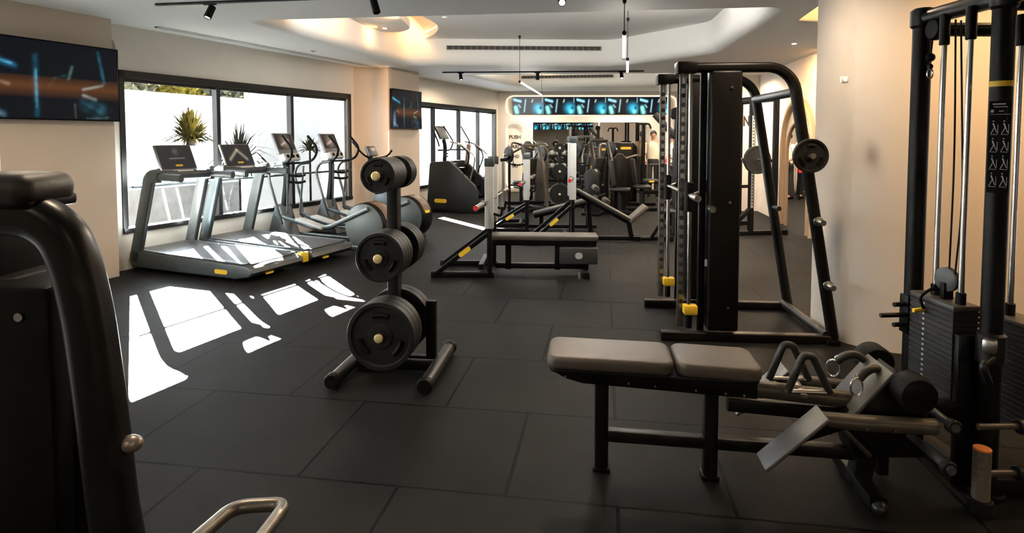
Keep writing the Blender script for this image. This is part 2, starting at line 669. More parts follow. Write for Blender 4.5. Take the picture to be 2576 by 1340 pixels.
def screen(name, c, u, v, w, h, fn, m, parent, nx=96, ny=54, world=False):
    """a flat lit panel centred at c spanning u*w by v*h; its picture is the light it gives off"""
    u, v, c = Vector(u).normalized(), Vector(v).normalized(), Vector(c)
    bm = bmesh.new()
    vs = [[bm.verts.new(c + u * (w * (i / nx - .5)) + v * (h * (j / ny - .5))) for i in range(nx + 1)] for j in range(ny + 1)]
    for j in range(ny):
        for i in range(nx):
            bm.faces.new((vs[j][i], vs[j][i + 1], vs[j + 1][i + 1], vs[j + 1][i]))
    if world and parent is not None:
        mw = Matrix.Translation(parent.location) @ parent.rotation_euler.to_matrix().to_4x4()
        bm.transform(mw.inverted())
    me = bpy.data.meshes.new(name)
    bm.to_mesh(me)
    bm.free()
    jj, ii = np.mgrid[0:ny + 1, 0:nx + 1]
    pic = np.clip(fn(ii / nx * 1.78, jj / ny), 0, 2)
    rgba = np.ones((ny + 1, nx + 1, 4), np.float32)
    rgba[..., :3] = pic
    at_ = me.color_attributes.new('pic', 'FLOAT_COLOR', 'POINT')
    at_.data.foreach_set('color', rgba.reshape(-1))
    me.materials.append(m)
    o = bpy.data.objects.new(name, me)
    COL.objects.link(o)
    o.parent = parent
    return o


M_TV = screen_mat('tv_picture', 0.5, .001, .4)
M_TVS = screen_mat('video_wall_picture', 0.8, .002, .3)
M_CON = screen_mat('console_picture', 0.22, 0.02, 0.25)

# ================================================================== THE SETTING
def fill(loops, z, flip=False, frame=None):
    """flat face with holes; loops of (x, y); frame = (origin, u, v) for a face that is not horizontal"""
    mb = MB()
    bm = mb.bm
    o, u, v = frame or (Vector((0, 0, z)), Vector((1, 0, 0)), Vector((0, 1, 0)))
    edges = []
    for lp in loops:
        vs = [bm.verts.new(o + u * p[0] + v * p[1]) for p in lp]
        for k in range(len(vs)):
            edges.append(bm.edges.new((vs[k], vs[(k + 1) % len(vs)])))
    bmesh.ops.triangle_fill(bm, use_beauty=True, use_dissolve=False, edges=edges)
    return mb


def round_poly(poly, r, n=8):
    out = []
    m = len(poly)
    for i in range(m):
        p, a, b = Vector(poly[i]), Vector(poly[i - 1]), Vector(poly[(i + 1) % m])
        d1, d2 = a - p, b - p
        rr = min(r, d1.length * .45, d2.length * .45)
        s, e = p + d1.normalized() * rr, p + d2.normalized() * rr
        for k in range(n + 1):
            t = k / n
            out.append(tuple(s * (1 - t) ** 2 + p * 2 * t * (1 - t) + e * t * t))
    return out


def offset_poly(poly, d):
    """inwards for a counter-clockwise polygon"""
    m = len(poly)
    out = []
    for i in range(m):
        p, a, b = Vector(poly[i]), Vector(poly[i - 1]), Vector(poly[(i + 1) % m])
        t1, t2 = (p - a).normalized(), (b - p).normalized()
        n1, n2 = Vector((-t1.y, t1.x)), Vector((-t2.y, t2.x))
        n = (n1 + n2)
        n = n / max(n.length_squared * .5, .2)
        out.append(tuple(p + n * d))
    return out


def loft(loops):
    """closed rings of 3-D points joined by quads"""
    mb = MB()
    rings = [[mb.bm.verts.new(Vector(p)) for p in lp] for lp in loops]
    m = len(rings[0])
    for A, B in zip(rings, rings[1:]):
        for k in range(m):
            mb.bm.faces.new((A[k], A[(k + 1) % m], B[(k + 1) % m], B[k]))
    return mb


_a, _b = wp(-10, -.26, 0), wp(11.60, -.26, 0)
PLAN = [(_a.x, -13.2), (8.2, -13.2), (8.2, 17.8), (_b.x, 17.8), (_b.x, _b.y), (_a.x, _a.y)]
floor_o = struct('floor', MB().face([(x, y, 0) for x, y in PLAN]), M_FLOOR, normals=False)

# ---- window wall
WT = 0.26
WINS = [(-6.2, -1.75), (0.03, 4.40), (6.30, 11.09)]
WZ0, WZ1 = 0.44, 2.40


def wbox(mb, a0, a1, p0, p1, z0, z1):
    c = wp((a0 + a1) / 2, (p0 + p1) / 2, (z0 + z1) / 2)
    mb.box(c, (p1 - p0, a1 - a0, z1 - z0), -WA)


mb = MB()
edges_ = [-10.0] + [v for w in WINS for v in w] + [11.42]
for i in range(0, len(edges_), 2):
    wbox(mb, edges_[i], edges_[i + 1], -WT, 0, 0, CEIL + .02)
for a0, a1 in WINS:
    wbox(mb, a0, a1, -WT, 0, 0, WZ0)
    wbox(mb, a0, a1, -WT, 0, WZ1, CEIL + .02)
wall_left = struct('wall_left', mb, M_WALL)
# wall beyond, behind the camera
e = wp(-10, 0, 0)
struct('wall_left_rear', MB().box((e.x - .1, (e.y - 13.2) / 2, CEIL / 2), (.2, e.y + 13.4, CEIL)), M_WALL)
struct('wall_rear', MB().box(((e.x + 8.2) / 2, -13.1, CEIL / 2), (8.2 - e.x + .4, .2, CEIL)), M_WALL)
struct('wall_right_rear', MB().box((8.1, -4.5, CEIL / 2), (.2, 17.4, CEIL)), M_WALL)

# ---- pilasters
mb = MB()
mb.prism([(-1.32, -.02), (-.2, -.02), (-.2, .248), (-1.32, .248)], (0, 0, CEIL), W0, WD, WN, bev=0)
struct('pillar_left', mb, M_WALL2)
pl = [(4.30, -.02)]
for k in range(9):                                     # coved shoulder on the near side
    t = R(90 * k / 8)
    pl.append((4.50 + .36 * math.sin(t), .0 + .22 * (1 - math.cos(t)) * 1.0))
pl += [(4.90, .50), (6.02, .50), (6.02, -.02)]
mb = MB()
mb.prism(pl, (0, 0, CEIL), W0, WD, WN)
struct('pillar_far', mb, M_WALL2)


# ---- windows
def window(name, a0, a1, z0, z1, mull):
    root = bpy.data.objects.new(name, None)
    COL.objects.link(root)
    root.location = wp((a0 + a1) / 2, 0, z0)
    root['kind'] = 'structure'
    p0, p1 = -.10, .015
    fr = MB()
    t = .062
    wbox(fr, a0, a1, p0, p1, z1 - t - .03, z1)
    wbox(fr, a0, a1, p0, p1 + .015, z0, z0 + t)
    wbox(fr, a0, a0 + t, p0, p1, z0, z1)
    wbox(fr, a1 - t, a1, p0, p1, z0, z1)
    wbox(fr, a0 + t, a1 - t, -.07, -.045, z1 - t - .07, z1 - t - .03)
    fr.build('window_frame', M_WIN, root, world=True)
    for m in mull:
        mm = MB()
        wbox(mm, m - .032, m + .032, -.09, .0, z0 + t, z1 - t)
        mm.build('mullion', M_WIN, root, world=True)
    xs = [a0 + t] + list(mull) + [a1 - t]
    for b0, b1 in zip(xs, xs[1:]):
        g = MB()
        c = [wp(b0, -.06, z0 + t), wp(b1, -.06, z0 + t), wp(b1, -.06, z1 - t), wp(b0, -.06, z1 - t)]
        g.face(c)
        g.build('pane', M_GLASS, root, world=True, normals=False)
    return root


window('window_1', *WINS[1], WZ0, WZ1, [1.45, 2.89])
window('window_2', *WINS[2], WZ0, WZ1, [7.53, 8.83, 9.96])
window('window_3', *WINS[0], WZ0, WZ1, [-4.7, -3.2])

# ---- partition with the rounded end, right wall
PC, PR = Vector((3.05, 4.84)), .53
pl = [(8.0, PC.y - PR)]
for k in range(33):
    t = R(-90 - 180 * k / 32)
    pl.append((PC.x + PR * math.cos(t), PC.y + PR * math.sin(t)))
pl += [(8.0, PC.y + PR)]
mb = MB()
mb.prism(pl, (0, 0, CEIL), (0, 0, 0), (1, 0, 0), (0, 1, 0))
struct('wall_partition', mb, M_WALL3, ang=20)


def rwx(y):
    return 4.8 + .157 * (y - 9.5)


mb = MB()
mb.prism([(rwx(5.3), 5.3), (rwx(5.3) + .2, 5.3), (rwx(17.8) + .2, 17.8), (rwx(17.8), 17.8)], (0, 0, CEIL), (0, 0, 0), (1, 0, 0), (0, 1, 0))
struct('wall_right', mb, M_WALL)

# ---- back wall with lit niches
BY = 17.5


def rloop(x0, x1, z0, z1, r, n=8):
    return round_poly([(x0, z0), (x1, z0), (x1, z1), (x0, z1)], r, n)


NICHES = [('tv', rloop(-.20, 4.86, 2.20, 2.835, .30)), ('arch', rloop(-.19, .355, .10, 2.06, .24))]
fr = (Vector((0, BY, 0)), Vector((1, 0, 0)), Vector((0, 0, 1)))
mb = fill([[(-.6, 0), (6.3, 0), (6.3, CEIL), (-.6, CEIL)]] + [n[1] for n in NICHES], 0, frame=fr)
wall_back = struct('wall_back', mb, M_WALL)
struct('wall_back_core', MB().box((2.85, BY + .19, CEIL / 2), (7.1, .1, CEIL)), M_WALL)
for nm, lp in NICHES:
    struct('trim_niche', loft([[(x, BY, z) for x, z in lp], [(x, BY + .14, z) for x, z in lp]]), M_WALL)
    ins = offset_poly(lp, .03)
    led = MB().sweep([(x, BY + .09, z) for x, z in ins], circ(.012, 6), up=(0, 1, 0), closed=True)
    o = led.build('led_strip', M_LEDW)
    tag(o, 'cream light strip glowing around the edge of the long screen niche' if nm == 'tv' else
        'cream light strip glowing round the arched panel with wall writing', 'light strip')
WR = ['PUSH', 'HARD', 'AND', 'GO']
for i, w in enumerate(WR):
    t_ = text('wall_lettering', w, .145 if i < 2 else .12, (.085, BY + .138, 1.60 - .285 * i), (R(90), 0, 0), M_INK, None, .004)
    tag(t_, f'brown word on the lit arched panel, {["top", "second", "third", "lowest"][i]} of the four', 'wall lettering', 'words on the arched panel')
# the wall letter beyond the racks on the right wall
struct('pillar_right', MB().box((5.25, 13.25, CEIL / 2), (.58, .70, CEIL)), M_WALL)
t_ = text('wall_lettering', 'N', .30, (5.055, 12.896, 1.94), (R(90), 0, 0), M_INK, None, .006)
t_.scale.x = .62
tag(t_, 'dark letter N on the right-hand wall pier, between the smith machine and the rack', 'wall lettering')
struct('baseboard_back', MB().box((2.4, BY - .012, .04), (4.9, .02, .08)), M_WALL2)

# ---- mirror on the back wall
mr = thing('wall_mirror', 'large mirror on the back wall below the row of screens', 'mirror', (2.25, BY - .125, .1), -R(3.5))
MB().prism([(-1.66, .004), (1.68, .004), (1.68, .21), (-1.66, .012)], (0, 0, 1.95), (0, 0, -.02), (1, 0, 0), (0, 1, 0)).build('backing', M_WALL, mr)
MB().face([(-1.64, 0, 0), (1.66, 0, 0), (1.66, 0, 1.93), (-1.64, 0, 1.93)]).build('glass', M_MIRROR, mr, normals=False)
MB().bpath([(-1.66, .003, .0), (-1.66, .003, 1.95)], .02, .012, up=(0, 1, 0)).build('edge_trim', M_LEDW, mr)

# ---- ceilings
ROT = [(-3.10, 6.87), (2.86, 6.14), (3.29, 9.55), (1.95, 11.45), (-2.06, 11.28)]
REC1 = round_poly(ROT, .30, 8)
REC2 = round_poly([(-1.1, 12.80), (3.5, 12.45), (4.0, 15.6), (.15, 16.2)], .3, 8)
REC3 = round_poly([(3.27, 6.95), (3.0, 5.62), (4.1, 5.62), (4.35, 7.15)], .06, 4)
ceiling = struct('ceiling', fill([PLAN, REC1, REC2, REC3], CEIL), M_CEIL)


def fascia(name, lp, rf, top, m=M_CEIL):
    rings = [[(x, y, CEIL) for x, y in lp]]
    for k in range(1, 9):
        t = R(90 * k / 8)
        q = offset_poly(lp, rf * math.sin(t))
        rings.append([(x, y, CEIL + rf * (1 - math.cos(t))) for x, y in q])
    q = offset_poly(lp, rf)
    rings.append([(x, y, top) for x, y in q])
    o = struct(name, loft(rings), m, ang=50)
    return q


IN1 = fascia('trim_coffer', REC1, .16, 3.95)
IN2 = fascia('trim_coffer_far', REC2, .16, UP + .03)
IN3 = fascia('trim_cove_right', REC3, .03, UP + .03)
struct('ceiling_far_coffer', fill([IN2], UP), M_CEIL)
struct('ceiling_right_cove', fill([IN3], UP), M_CEIL)
# upper panel of the near coffer stops short of the left fascia in a curve; a warm lit slot opens beside it
slot = [(-1.62, 6.4), (-1.50, 8.0), (-1.38, 8.97), (-1.22, 9.6), (-1.22, 10.1), (-1.38, 10.7), (-1.66, 11.2), (-1.80, 11.6)]
bpts = [tuple(p)[:2] for p in fillet([(x, y, 0) for x, y in slot], .6, 5)]
pan = bpts + [(4.2, 12.0), (4.2, 5.8)]
mb = MB()
mb.prism(pan, (0, 0, .10), (0, 0, UP), (1, 0, 0), (0, 1, 0))
struct('ceiling_upper', mb, M_CEIL)
struct('ceiling_slot_cap', MB().face([(-4, 5.5, 3.93), (4.5, 5.5, 3.93), (4.5, 12.2, 3.93), (-4, 12.2, 3.93)]), M_CEIL)
led = MB().sweep([(x + .02, y, UP + .115) for x, y in bpts[6:]], circ(.014, 6))
tag(led.build('led_strip', M_LED), 'warm light strip curving along the ceiling opening by the tongue panel', 'light strip')
tg = [(-2.46, 6.2), (-2.38, 8.6)]
for k in range(13):
    t = R(180 - 180 * k / 12)
    tg.append((-2.00 + .36 * math.cos(t), 9.65 + .50 * math.sin(t)))
tg += [(-1.66, 8.6), (-1.74, 6.2)]
struct('ceiling_tongue', MB().prism(tg, (0, 0, .14), (0, 0, UP - .06), (1, 0, 0), (0, 1, 0), bev=.03), M_CEIL)
AMB = (1.0, .50, .17)
for x, y, w in ((-2.52, 7.3, 5), (-2.44, 8.5, 5), (-2.34, 9.6, 5)):       # strip on the tongue's back edge, washing the coffer face
    area('cove_glow', (x + .10, y, UP + .14), (x - .5, y + .1, UP - .12), .04, .9, w * .36, AMB)
area('cove_glow', (-1.40, 10.0, UP + .16), (-2.2, 10.4, UP + .1), .04, .8, 1.0, AMB)
area('cove_glow', (-1.66, 10.95, UP + .16), (-2.2, 11.1, 3.1), .04, .5, 1.5, AMB)
area('cove_glow', (-1.55, 8.8, UP + .16), (-2.2, 9.0, UP + .5), .04, .8, 2, AMB)
area('cove_glow', (3.6, 6.3, UP - .05), (3.6, 7.1, 3.2), .8, .05, 5, AMB)
area('cove_glow', (4.72, 9.2, CEIL - .02), (rwx(9.2), 9.25, 2.2), 4.5, .05, 50, (1, .56, .24))
pl_g = area('strip_glow', wp(4.80, .60, 1.9), wp(4.7, .25, 1.9), .03, 2.0, .9, AMB)
area('cove_glow', (.5, 16.0, UP - .06), (.3, 15.0, 3.0), 1.2, .05, 8, WARM)

lv_ = MB().beam(wp(4.885, .505, .45), wp(4.885, .505, 1.72), .016, .012, up=WN)
tag(lv_.build('led_strip', M_LEDW), 'thin upright light strip on the corner of the far pilaster, under its television', 'light strip')
# linear slot and vents
mb = MB()
c0, c1 = wp(.3, .30, CEIL - .007), wp(5.0, .30, CEIL - .007)
mb.beam(c0, c1, .045, .012)
sl = thing('slot_diffuser', 'long thin air slot in the ceiling along the window wall', 'air vent', c0)
mb.build('slot', M_VENT, sl, world=True)
MB().beam(wp(.3, .345, CEIL - .009), wp(5.0, .345, CEIL - .009), .03, .016).build('trim', M_WHITE, sl, world=True)


def vent(p0, p1, h, out, label):
    p0, p1, out = Vector(p0), Vector(p1), Vector(out)
    t = thing('air_vent', label, 'air vent', (p0 + p1) / 2)
    MB().beam(p0, p1, .012, h, up=(0, 0, 1)).build('backing', M_VENT, t, world=True)
    fr_ = MB()
    for s in (-1, 1):
        fr_.beam(p0 + Vector((0, 0, s * h * .55)) + out, p1 + Vector((0, 0, s * h * .55)) + out, .02, .012)
    fr_.build('frame', M_WHITE, t, world=True)
    n = 26
    br = MB()
    for k in range(n + 1):
        q = p0.lerp(p1, k / n) + out
        br.beam(q - Vector((0, 0, h * .5)), q + Vector((0, 0, h * .5)), .018, .008 if k % 6 else .03, up=out)
    br.build('grille_slats', mat('vent_fin', (.16, .14, .12), .6), t, world=True)
    return t


fa, fb = Vector((1.95 - .12, 11.45 - .17, 0)), Vector((-2.06 + .16, 11.28 - .16, 0))


def on_f(x):
    t = (x - fb.x) / (fa.x - fb.x)
    return fb.lerp(fa, t)


q0, q1 = on_f(-1.20), on_f(1.66)
vent((q0.x, q0.y - .012, 3.255), (q1.x, q1.y - .012, 3.255), .075, (0, -.01, 0), 'long slotted air vent on the near ceiling coffer face')
vent((.20, 15.97, 3.19), (2.62, 15.60, 3.19), .075, (0, -.01, 0), 'slotted air vent on the far ceiling coffer, past the track lights')


# ---- track lights
def spot_head(name, label, p, aim, lit, watts=18):
    p = Vector(p)
    t = thing(name, label, 'spotlight', p, group='spotlights on the ceiling tracks')
    d = (Vector(aim) - p).normalized()
    MB().cyl(p, p - Vector((0, 0, .07)), .012, seg=10).build('stem', M_BLACKM, t, world=True)
    MB().box(p + Vector((0, 0, -.004)), (.13, .035, .02), GRID, .003).build('track_adapter', M_BLACKM, t, world=True)
    h = p - Vector((0, 0, .085))
    MB().lathe([(.02, -.075), (.034, -.068), (.036, .06), (.034, .066), (.028, .066), (.026, .05)], h, d, 20).build('lamp_head', M_BLACKM, t, world=True)
    MB().lathe([(.0255, .050), (.0255, .054)], h, d, 16).build('lens', M_LENS if lit else M_BLACKM, t, world=True)
    if lit:
        l = bpy.data.lights.new('spot_glow', 'SPOT')
        l.energy = watts
        l.color = (1, .84, .64)
        l.spot_size = R(70)
        l.spot_blend = .6
        l.shadow_soft_size = .03
        o = bpy.data.objects.new('spot_glow', l)
        o.location = h + d * .075
        o.rotation_euler = d.to_track_quat('-Z', 'Y').to_euler()
        COL.objects.link(o)
    return t


gd = Vector((math.cos(GRID), math.sin(GRID), 0))       # along the tile rows
gp = Vector((-math.sin(GRID), math.cos(GRID), 0))      # across them, away from the camera
T1 = Vector((-3.55, 6.02, CEIL - .012))
tk = MB().beam(T1, T1 + gd * 6.2, .035, .022)
tag(tk.build('light_track', M_BLACKM), 'black light track on the near ceiling above the camera side', 'light track')
T2 = Vector((-1.42, 12.26, CEIL - .012))
tk = MB().beam(T2, T2 + Vector((4.05, -.27, 0)), .035, .022)
tag(tk.build('light_track', M_BLACKM), 'long black light track across the ceiling before the far coffer', 'light track')
tl = T2 + Vector((.35, 0, 0))
s1 = T1 + gd * .72
spot_head('spotlight', 'lit spotlight near the window wall on the near track', (-2.97, 5.93, CEIL - .02), (-3.4, 5.2, 1.2), True, 60)
spot_head('spotlight', 'black unlit spotlight in the middle of the near track', (-1.285, 5.67, CEIL - .02), (-.7, 5.2, 1.0), False)
spot_head('spotlight', 'bright spotlight facing the camera at the top edge', (.446, 5.40, CEIL - .02), (.40, 4.4, 2.2), True, 60)
d2 = Vector((4.05, -.27, 0)) / 4.05
for px, lab, lit, aim in ((1160, 'lit spotlight at the left end of the far track, above the stair climber', True, (-.7, 11.6, .6)),
                          (1352, 'black unlit spotlight in the middle of the far track', False, (.5, 12.0, 1)),
                          (1562, 'lit spotlight at the right end of the far track', True, (2.2, 11.0, 1.4))):
    k = (px - PCX) / F
    s = (k * T2.y - T2.x) / (d2.x - k * d2.y)
    p = T2 + d2 * s
    spot_head('spotlight', lab, (p.x, p.y, CEIL - .02), aim, lit, 50)


# ---- linear pendants
def pendant(p0, p1, top0, top1, label):
    p0, p1 = Vector(p0), Vector(p1)
    t = thing('pendant_light', label, 'pendant light', (p0 + p1) / 2, group='tube pendants in line')
    d = (p1 - p0).normalized()
    MB().cyl(p0, p1, .017, seg=10).build('tube', M_TUBE, t, world=True)
    for q, s in ((p0, -1), (p1, 1)):
        MB().cyl(q - d * s * .01, q + d * s * .05, .021, seg=10).build('end_cap', M_BLACKM, t, world=True)
    for q, tz in ((p0 - d * .03, top0), (p1 + d * .03, top1)):
        w = MB().cyl(q + Vector((0, 0, .018)), (q.x, q.y, tz), .004, seg=6)
        w.build('wire', M_BLACKM, t, world=True)
        MB().cyl((q.x, q.y, tz), (q.x, q.y, tz - .05), .025, .014, seg=12).build('ceiling_rose', M_BLACKM, t, world=True)
    area('tube_glow', (p0 + p1) / 2 - Vector((0, 0, .03)), (p0 + p1) / 2 - Vector((0, 0, 1)), .03, (p1 - p0).length, 14, (1, .94, .84)).rotation_euler = \
        (0, 0, math.atan2(-d.x, d.y))
    return t


pendant((1.085, 5.82, 2.6), (1.405, 7.55, 2.6), CEIL, UP, 'nearer tube light hanging from the ceiling coffer')
pendant((1.49, 7.75, 2.6), (1.77, 9.2, 2.6), UP, UP, 'second tube light hanging in line behind the nearer one')
pendant((.143, 10.85, 2.6), (.70, 14.2, 2.6), UP, UP, 'long slanting tube light in front of the wall of screens')

# ceiling details: small downlights, wall hook
for px, py, z, lab in ((968, 70, UP - .06, 'tiny round downlight lit in the rounded tongue panel'), (1118, 43, UP, 'small square ceiling fitting on the upper coffer panel, nearer'),
                       (1113, 103, UP, 'small square ceiling fitting by the coffer air vent'), (787, 127, CEIL, 'small vent cover on the white ceiling by the window'),
                       (1998, 108, CEIL, 'slim lit ceiling fitting right of the smith machine')):
    p = flr(px, py, z)
    t = thing('ceiling_fitting', lab, 'ceiling fitting', p)
    MB().cyl((0, 0, -.012), (0, 0, 0), .045, seg=16).build('rim', M_WHITE, t)
    MB().cyl((0, 0, -.016), (0, 0, -.010), .026, seg=16).build('face', M_VENT if px == 787 else M_LENS if px in (968, 1998) else M_WHITE, t)
hk = thing('wall_sensor', 'small pale sensor high on the rounded partition wall', 'sensor', at(2121, 201, 4.33))
MB().box((0, -.012, 0), (.05, .03, .05), None, .008).build('housing', M_WHITE, hk)
MB().cyl((0, -.028, 0), (0, -.034, 0), .012, seg=12).build('eye', M_LEDW, hk)
bl = thing('wall_lamp', 'small warm bulb lamp beside the ceiling cove', 'lamp', (2.63, 4.86, 2.86))
bl.location = (PC.x - PR * .93, PC.y - PR * .37, 2.84)
MB().cyl((0, 0, 0), (-.05, -.03, 0), .012, seg=10).build('arm', M_BRASS, bl)
MB().ball((-.06, -.036, 0), .018).build('bulb', M_LED, bl)
# pipe and round grille at the corner of the left pilaster
gr_ = thing('wall_speaker', 'pale oval speaker on the wall above the window corner', 'speaker', wp(-.08, .03, 2.6))
MB().ball((0, 0, 0), .16, .32, .5, 1.0, 3).build('housing', mat('speaker_cloth', (.34, .30, .25), .8), gr_)


# ---- arched mirror niche on the right wall
ya = 10.2
nr = thing('arched_mirror', 'tall arched mirror with a tan frame on the right wall', 'mirror', (rwx(ya) - .01, ya, 0))
wd = Vector((.157, 1, 0)).normalized()


def arch_path(hw, z0, z1):
    pts = [wd * -hw + Vector((0, 0, z0))]
    for k in range(17):
        t = R(180 - 180 * k / 16)
        pts.append(wd * (hw * math.cos(t)) + Vector((0, 0, z1 - hw + hw * math.sin(t))))
    pts.append(wd * hw + Vector((0, 0, z0)))
    return pts


MB().sweep(arch_path(.82, .0, 2.22), rrect(.09, .16, .03), up=(-1, .157, 0)).build('frame', mat('tan_frame', (.36, .26, .16), .5), nr)
MB().sweep(arch_path(.58, .0, 1.85), rrect(.05, .1, .02), up=(-1, .157, 0)).build('inner_frame', mat('tan_frame_inner', (.30, .21, .13), .5), nr)
a_ = arch_path(.58, .0, 1.85)
MB().face([p + Vector((-.02, 0, 0)) for p in a_]).build('glass', M_MIRROR, nr, normals=False)

# ================================================================== OUTSIDE
struct('ground_outside', MB().face([wp(-30, -.26, -.02), wp(40, -.26, -.02), wp(40, -40, -.02), wp(-30, -40, -.02)]), M_OUTG)
mb = MB()
wbox(mb, -14, 16, -5.25, -5.0, 0, 2.57)
struct('wall_outside', mb, M_OUTW)
mb = MB()
for a0, a1 in ((3.9, 7.6), (8.05, 8.75), (9.25, 16)):
    wbox(mb, a0, a1, -2.1, -1.78, 0, 3.13)
struct('wall_wing_outside', mb, M_OUTW)
mb = MB()
wbox(mb, -12, 16, -4.0, -.2, 3.13, 3.3)
struct('roof_canopy_outside', mb, M_OUTW)
mb = MB()
wbox(mb, 4.55, 4.9, -.84, -.26, 0, 3.13)
struct('wall_fin_outside', mb, M_OUTW)
mb = MB()
wbox(mb, 3.05, 4.6, -4.0, -3.0, 0, 1.42)
struct('wall_planter_outside', mb, M_STONE)
mb = MB()
wbox(mb, -3.0, 3.88, -2.6, -2.2, 0, .75)
struct('wall_low_outside', mb, M_STONE)


def yucca(loc, n, L, label, m=M_LEAFY, stem=0.15, seed=1, droop=.5, wd_=.022, sr=.09):
    rng = random.Random(seed)
    t = thing('spiky_palm', label, 'plant', loc)
    f = MB()
    for k in range(n):
        az = rng.uniform(0, 2 * math.pi)
        el = R(86) * rng.random() ** 1.25
        d = Vector((math.cos(az) * math.cos(el), math.sin(az) * math.cos(el), math.sin(el)))
        l = L * rng.uniform(.75, 1.1)
        p0 = Vector((0, 0, stem))
        p1 = p0 + d * l * .55
        p2 = p0 + d * l - Vector((0, 0, l * droop * math.cos(el) * .5))
        s = d.cross(Vector((0, 0, 1))).normalized() * wd_
        f.face([p0 - s * .5, p1 - s, p2, p1 + s, p0 + s * .5])
    f.build('fronds', m, t, normals=False)
    MB().cyl((0, 0, 0), (0, 0, stem + .05), sr, sr * .8, seg=10).build('stem', M_TRUNK, t)
    return t


yucca(wp(3.86, -3.5, 1.43), 300, .74, 'yellow-green spiky palm on the planter outside, left pane', M_LEAFY, .12, 3)
yucca(wp(3.15, -1.45, 0), 50, .85, 'feathery palm fronds outside the middle window pane', M_LEAF, 1.15, 5, .9, .02, .022)
yucca(wp(4.0, -.62, 0), 46, .34, 'yellow-green plant outside the right window pane', M_LEAFY, 1.35, 8, .5, .02, .022)


def palm(loc, h, label, seed):
    rng = random.Random(seed)
    t = thing('palm_tree', label, 'palm tree', loc)
    MB().tube([(0, 0, 0), (.05, .02, h * .5), (.02, 0, h)], .05, .4, 8).build('trunk', M_TRUNK, t)
    f = MB()
    for k in range(16):
        az = 2 * math.pi * k / 16 + rng.uniform(-.2, .2)
        el = rng.uniform(.1, 1.2)
        pts = []
        for s in range(9):
            q = s / 8
            pts.append(Vector((math.cos(az) * math.cos(el) * q * .46, math.sin(az) * math.cos(el) * q * .46, h + math.sin(el) * q * .6 - q * q * .3)))
        side = Vector((-math.sin(az), math.cos(az), 0))
        for s in range(1, 8):
            for sg in (-1, 1):
                tip = pts[s] + side * sg * .15 * (1 - s / 10) + (pts[min(s + 1, 8)] - pts[s]) - Vector((0, 0, .05))
                w = (pts[s + 1] - pts[s]).normalized() * .012
                f.face([pts[s] - w, tip, pts[s] + w])
        f.tube(pts, .006, 0, 4)
    f.build('fronds', M_LEAF, t, normals=False)
    return t


palm(wp(2.35, -4.48, 0), 1.9, 'slender young palm against the white garden wall', 11)
palm(wp(.6, -3.5, 0), 1.5, 'short palm outside behind the nearest treadmill console', 12)


def tree(loc, h, r, label, seed, m):
    rng = random.Random(seed)
    t = thing('garden_tree', label, 'tree', loc, group='trees beyond the garden wall')
    MB().cyl((0, 0, 0), (0, 0, h), .12, .06, seg=8).build('trunk', M_TRUNK, t)
    f = MB()
    for k in range(520):
        while True:
            p = Vector((rng.uniform(-1, 1), rng.uniform(-1, 1), rng.uniform(-1, 1)))
            if .3 < p.length < 1:
                break
        c = Vector((0, 0, h)) + Vector((p.x * r, p.y * r, p.z * r * .7))
        a = Vector((rng.uniform(-1, 1), rng.uniform(-1, 1), rng.uniform(-1, 1))).normalized()
        b = a.orthogonal().normalized()
        s = rng.uniform(.10, .2)
        f.face([c - a * s, c - b * s * .45, c + a * s, c + b * s * .45])
    f.build('crown', m, t, normals=False)
    return t


for i, (a, p, h, r, m, lab) in enumerate([(-6.5, -7.2, 3.0, 1.1, M_LEAF, 'dull green tree beyond the garden wall, hidden by the left pilaster'),
                                        (5.0, -7.0, 2.45, .8, M_LEAF, 'dull green tree topping the garden wall at the left window edge'),
                                        (6.3, -7.2, 2.6, .85, M_LEAFY, 'yellowish tree topping the garden wall above the first treadmill console'),
                                        (7.7, -7.0, 2.75, .85, M_LEAF, 'grey green tree topping the garden wall before the first mullion'),
                                        (9.1, -7.3, 2.85, .85, M_STONE, 'greyish tree topping the garden wall in the middle pane')]):
    if i:
        tree(wp(a, p, 0), h, r, lab, 20 + i, m)

# ================================================================== TELEVISIONS
def tv_on_wall(c, u, w, h, label, out, group=None):
    u, out = Vector(u).normalized(), Vector(out).normalized()
    t = thing('wall_television', label, 'television', c, group=group)
    rz = math.atan2(u.y, u.x)
    MB().box(Vector(c) + out * -.03, (w, .05, h), rz, .006).build('casing', M_BLACKM, t, world=True)
    MB().box(Vector(c) + out * -.075, (.3, .06, .3), rz, .004).build('wall_bracket', M_BLACKM, t, world=True)
    b = MB()
    up = Vector((0, 0, 1))
    q = Vector(c) + out * -.003
    b.bpath([q - u * w / 2 - up * h / 2, q + u * w / 2 - up * h / 2, q + u * w / 2 + up * h / 2, q - u * w / 2 + up * h / 2, q - u * w / 2 - up * h / 2], .012, .012, up=out)
    b.build('bezel', M_BLACKM, t, world=True)
    screen('screen', Vector(c) + out * .0, u, up, w - .02, h - .02, gym_picture, M_TV, t, world=True)
    return t


tv_on_wall(wp(-.87, .25 + .075, 2.18), WD, 1.36, .80, 'large wall television on the left pilaster, showing a dark gym film', WN)
tv_on_wall(wp(5.46, .50 + .07, 2.15), WD, 1.08, .76, 'smaller television on the far pilaster, reflecting the room', WN)
ordn = ['first', 'second', 'third', 'fourth', 'fifth']


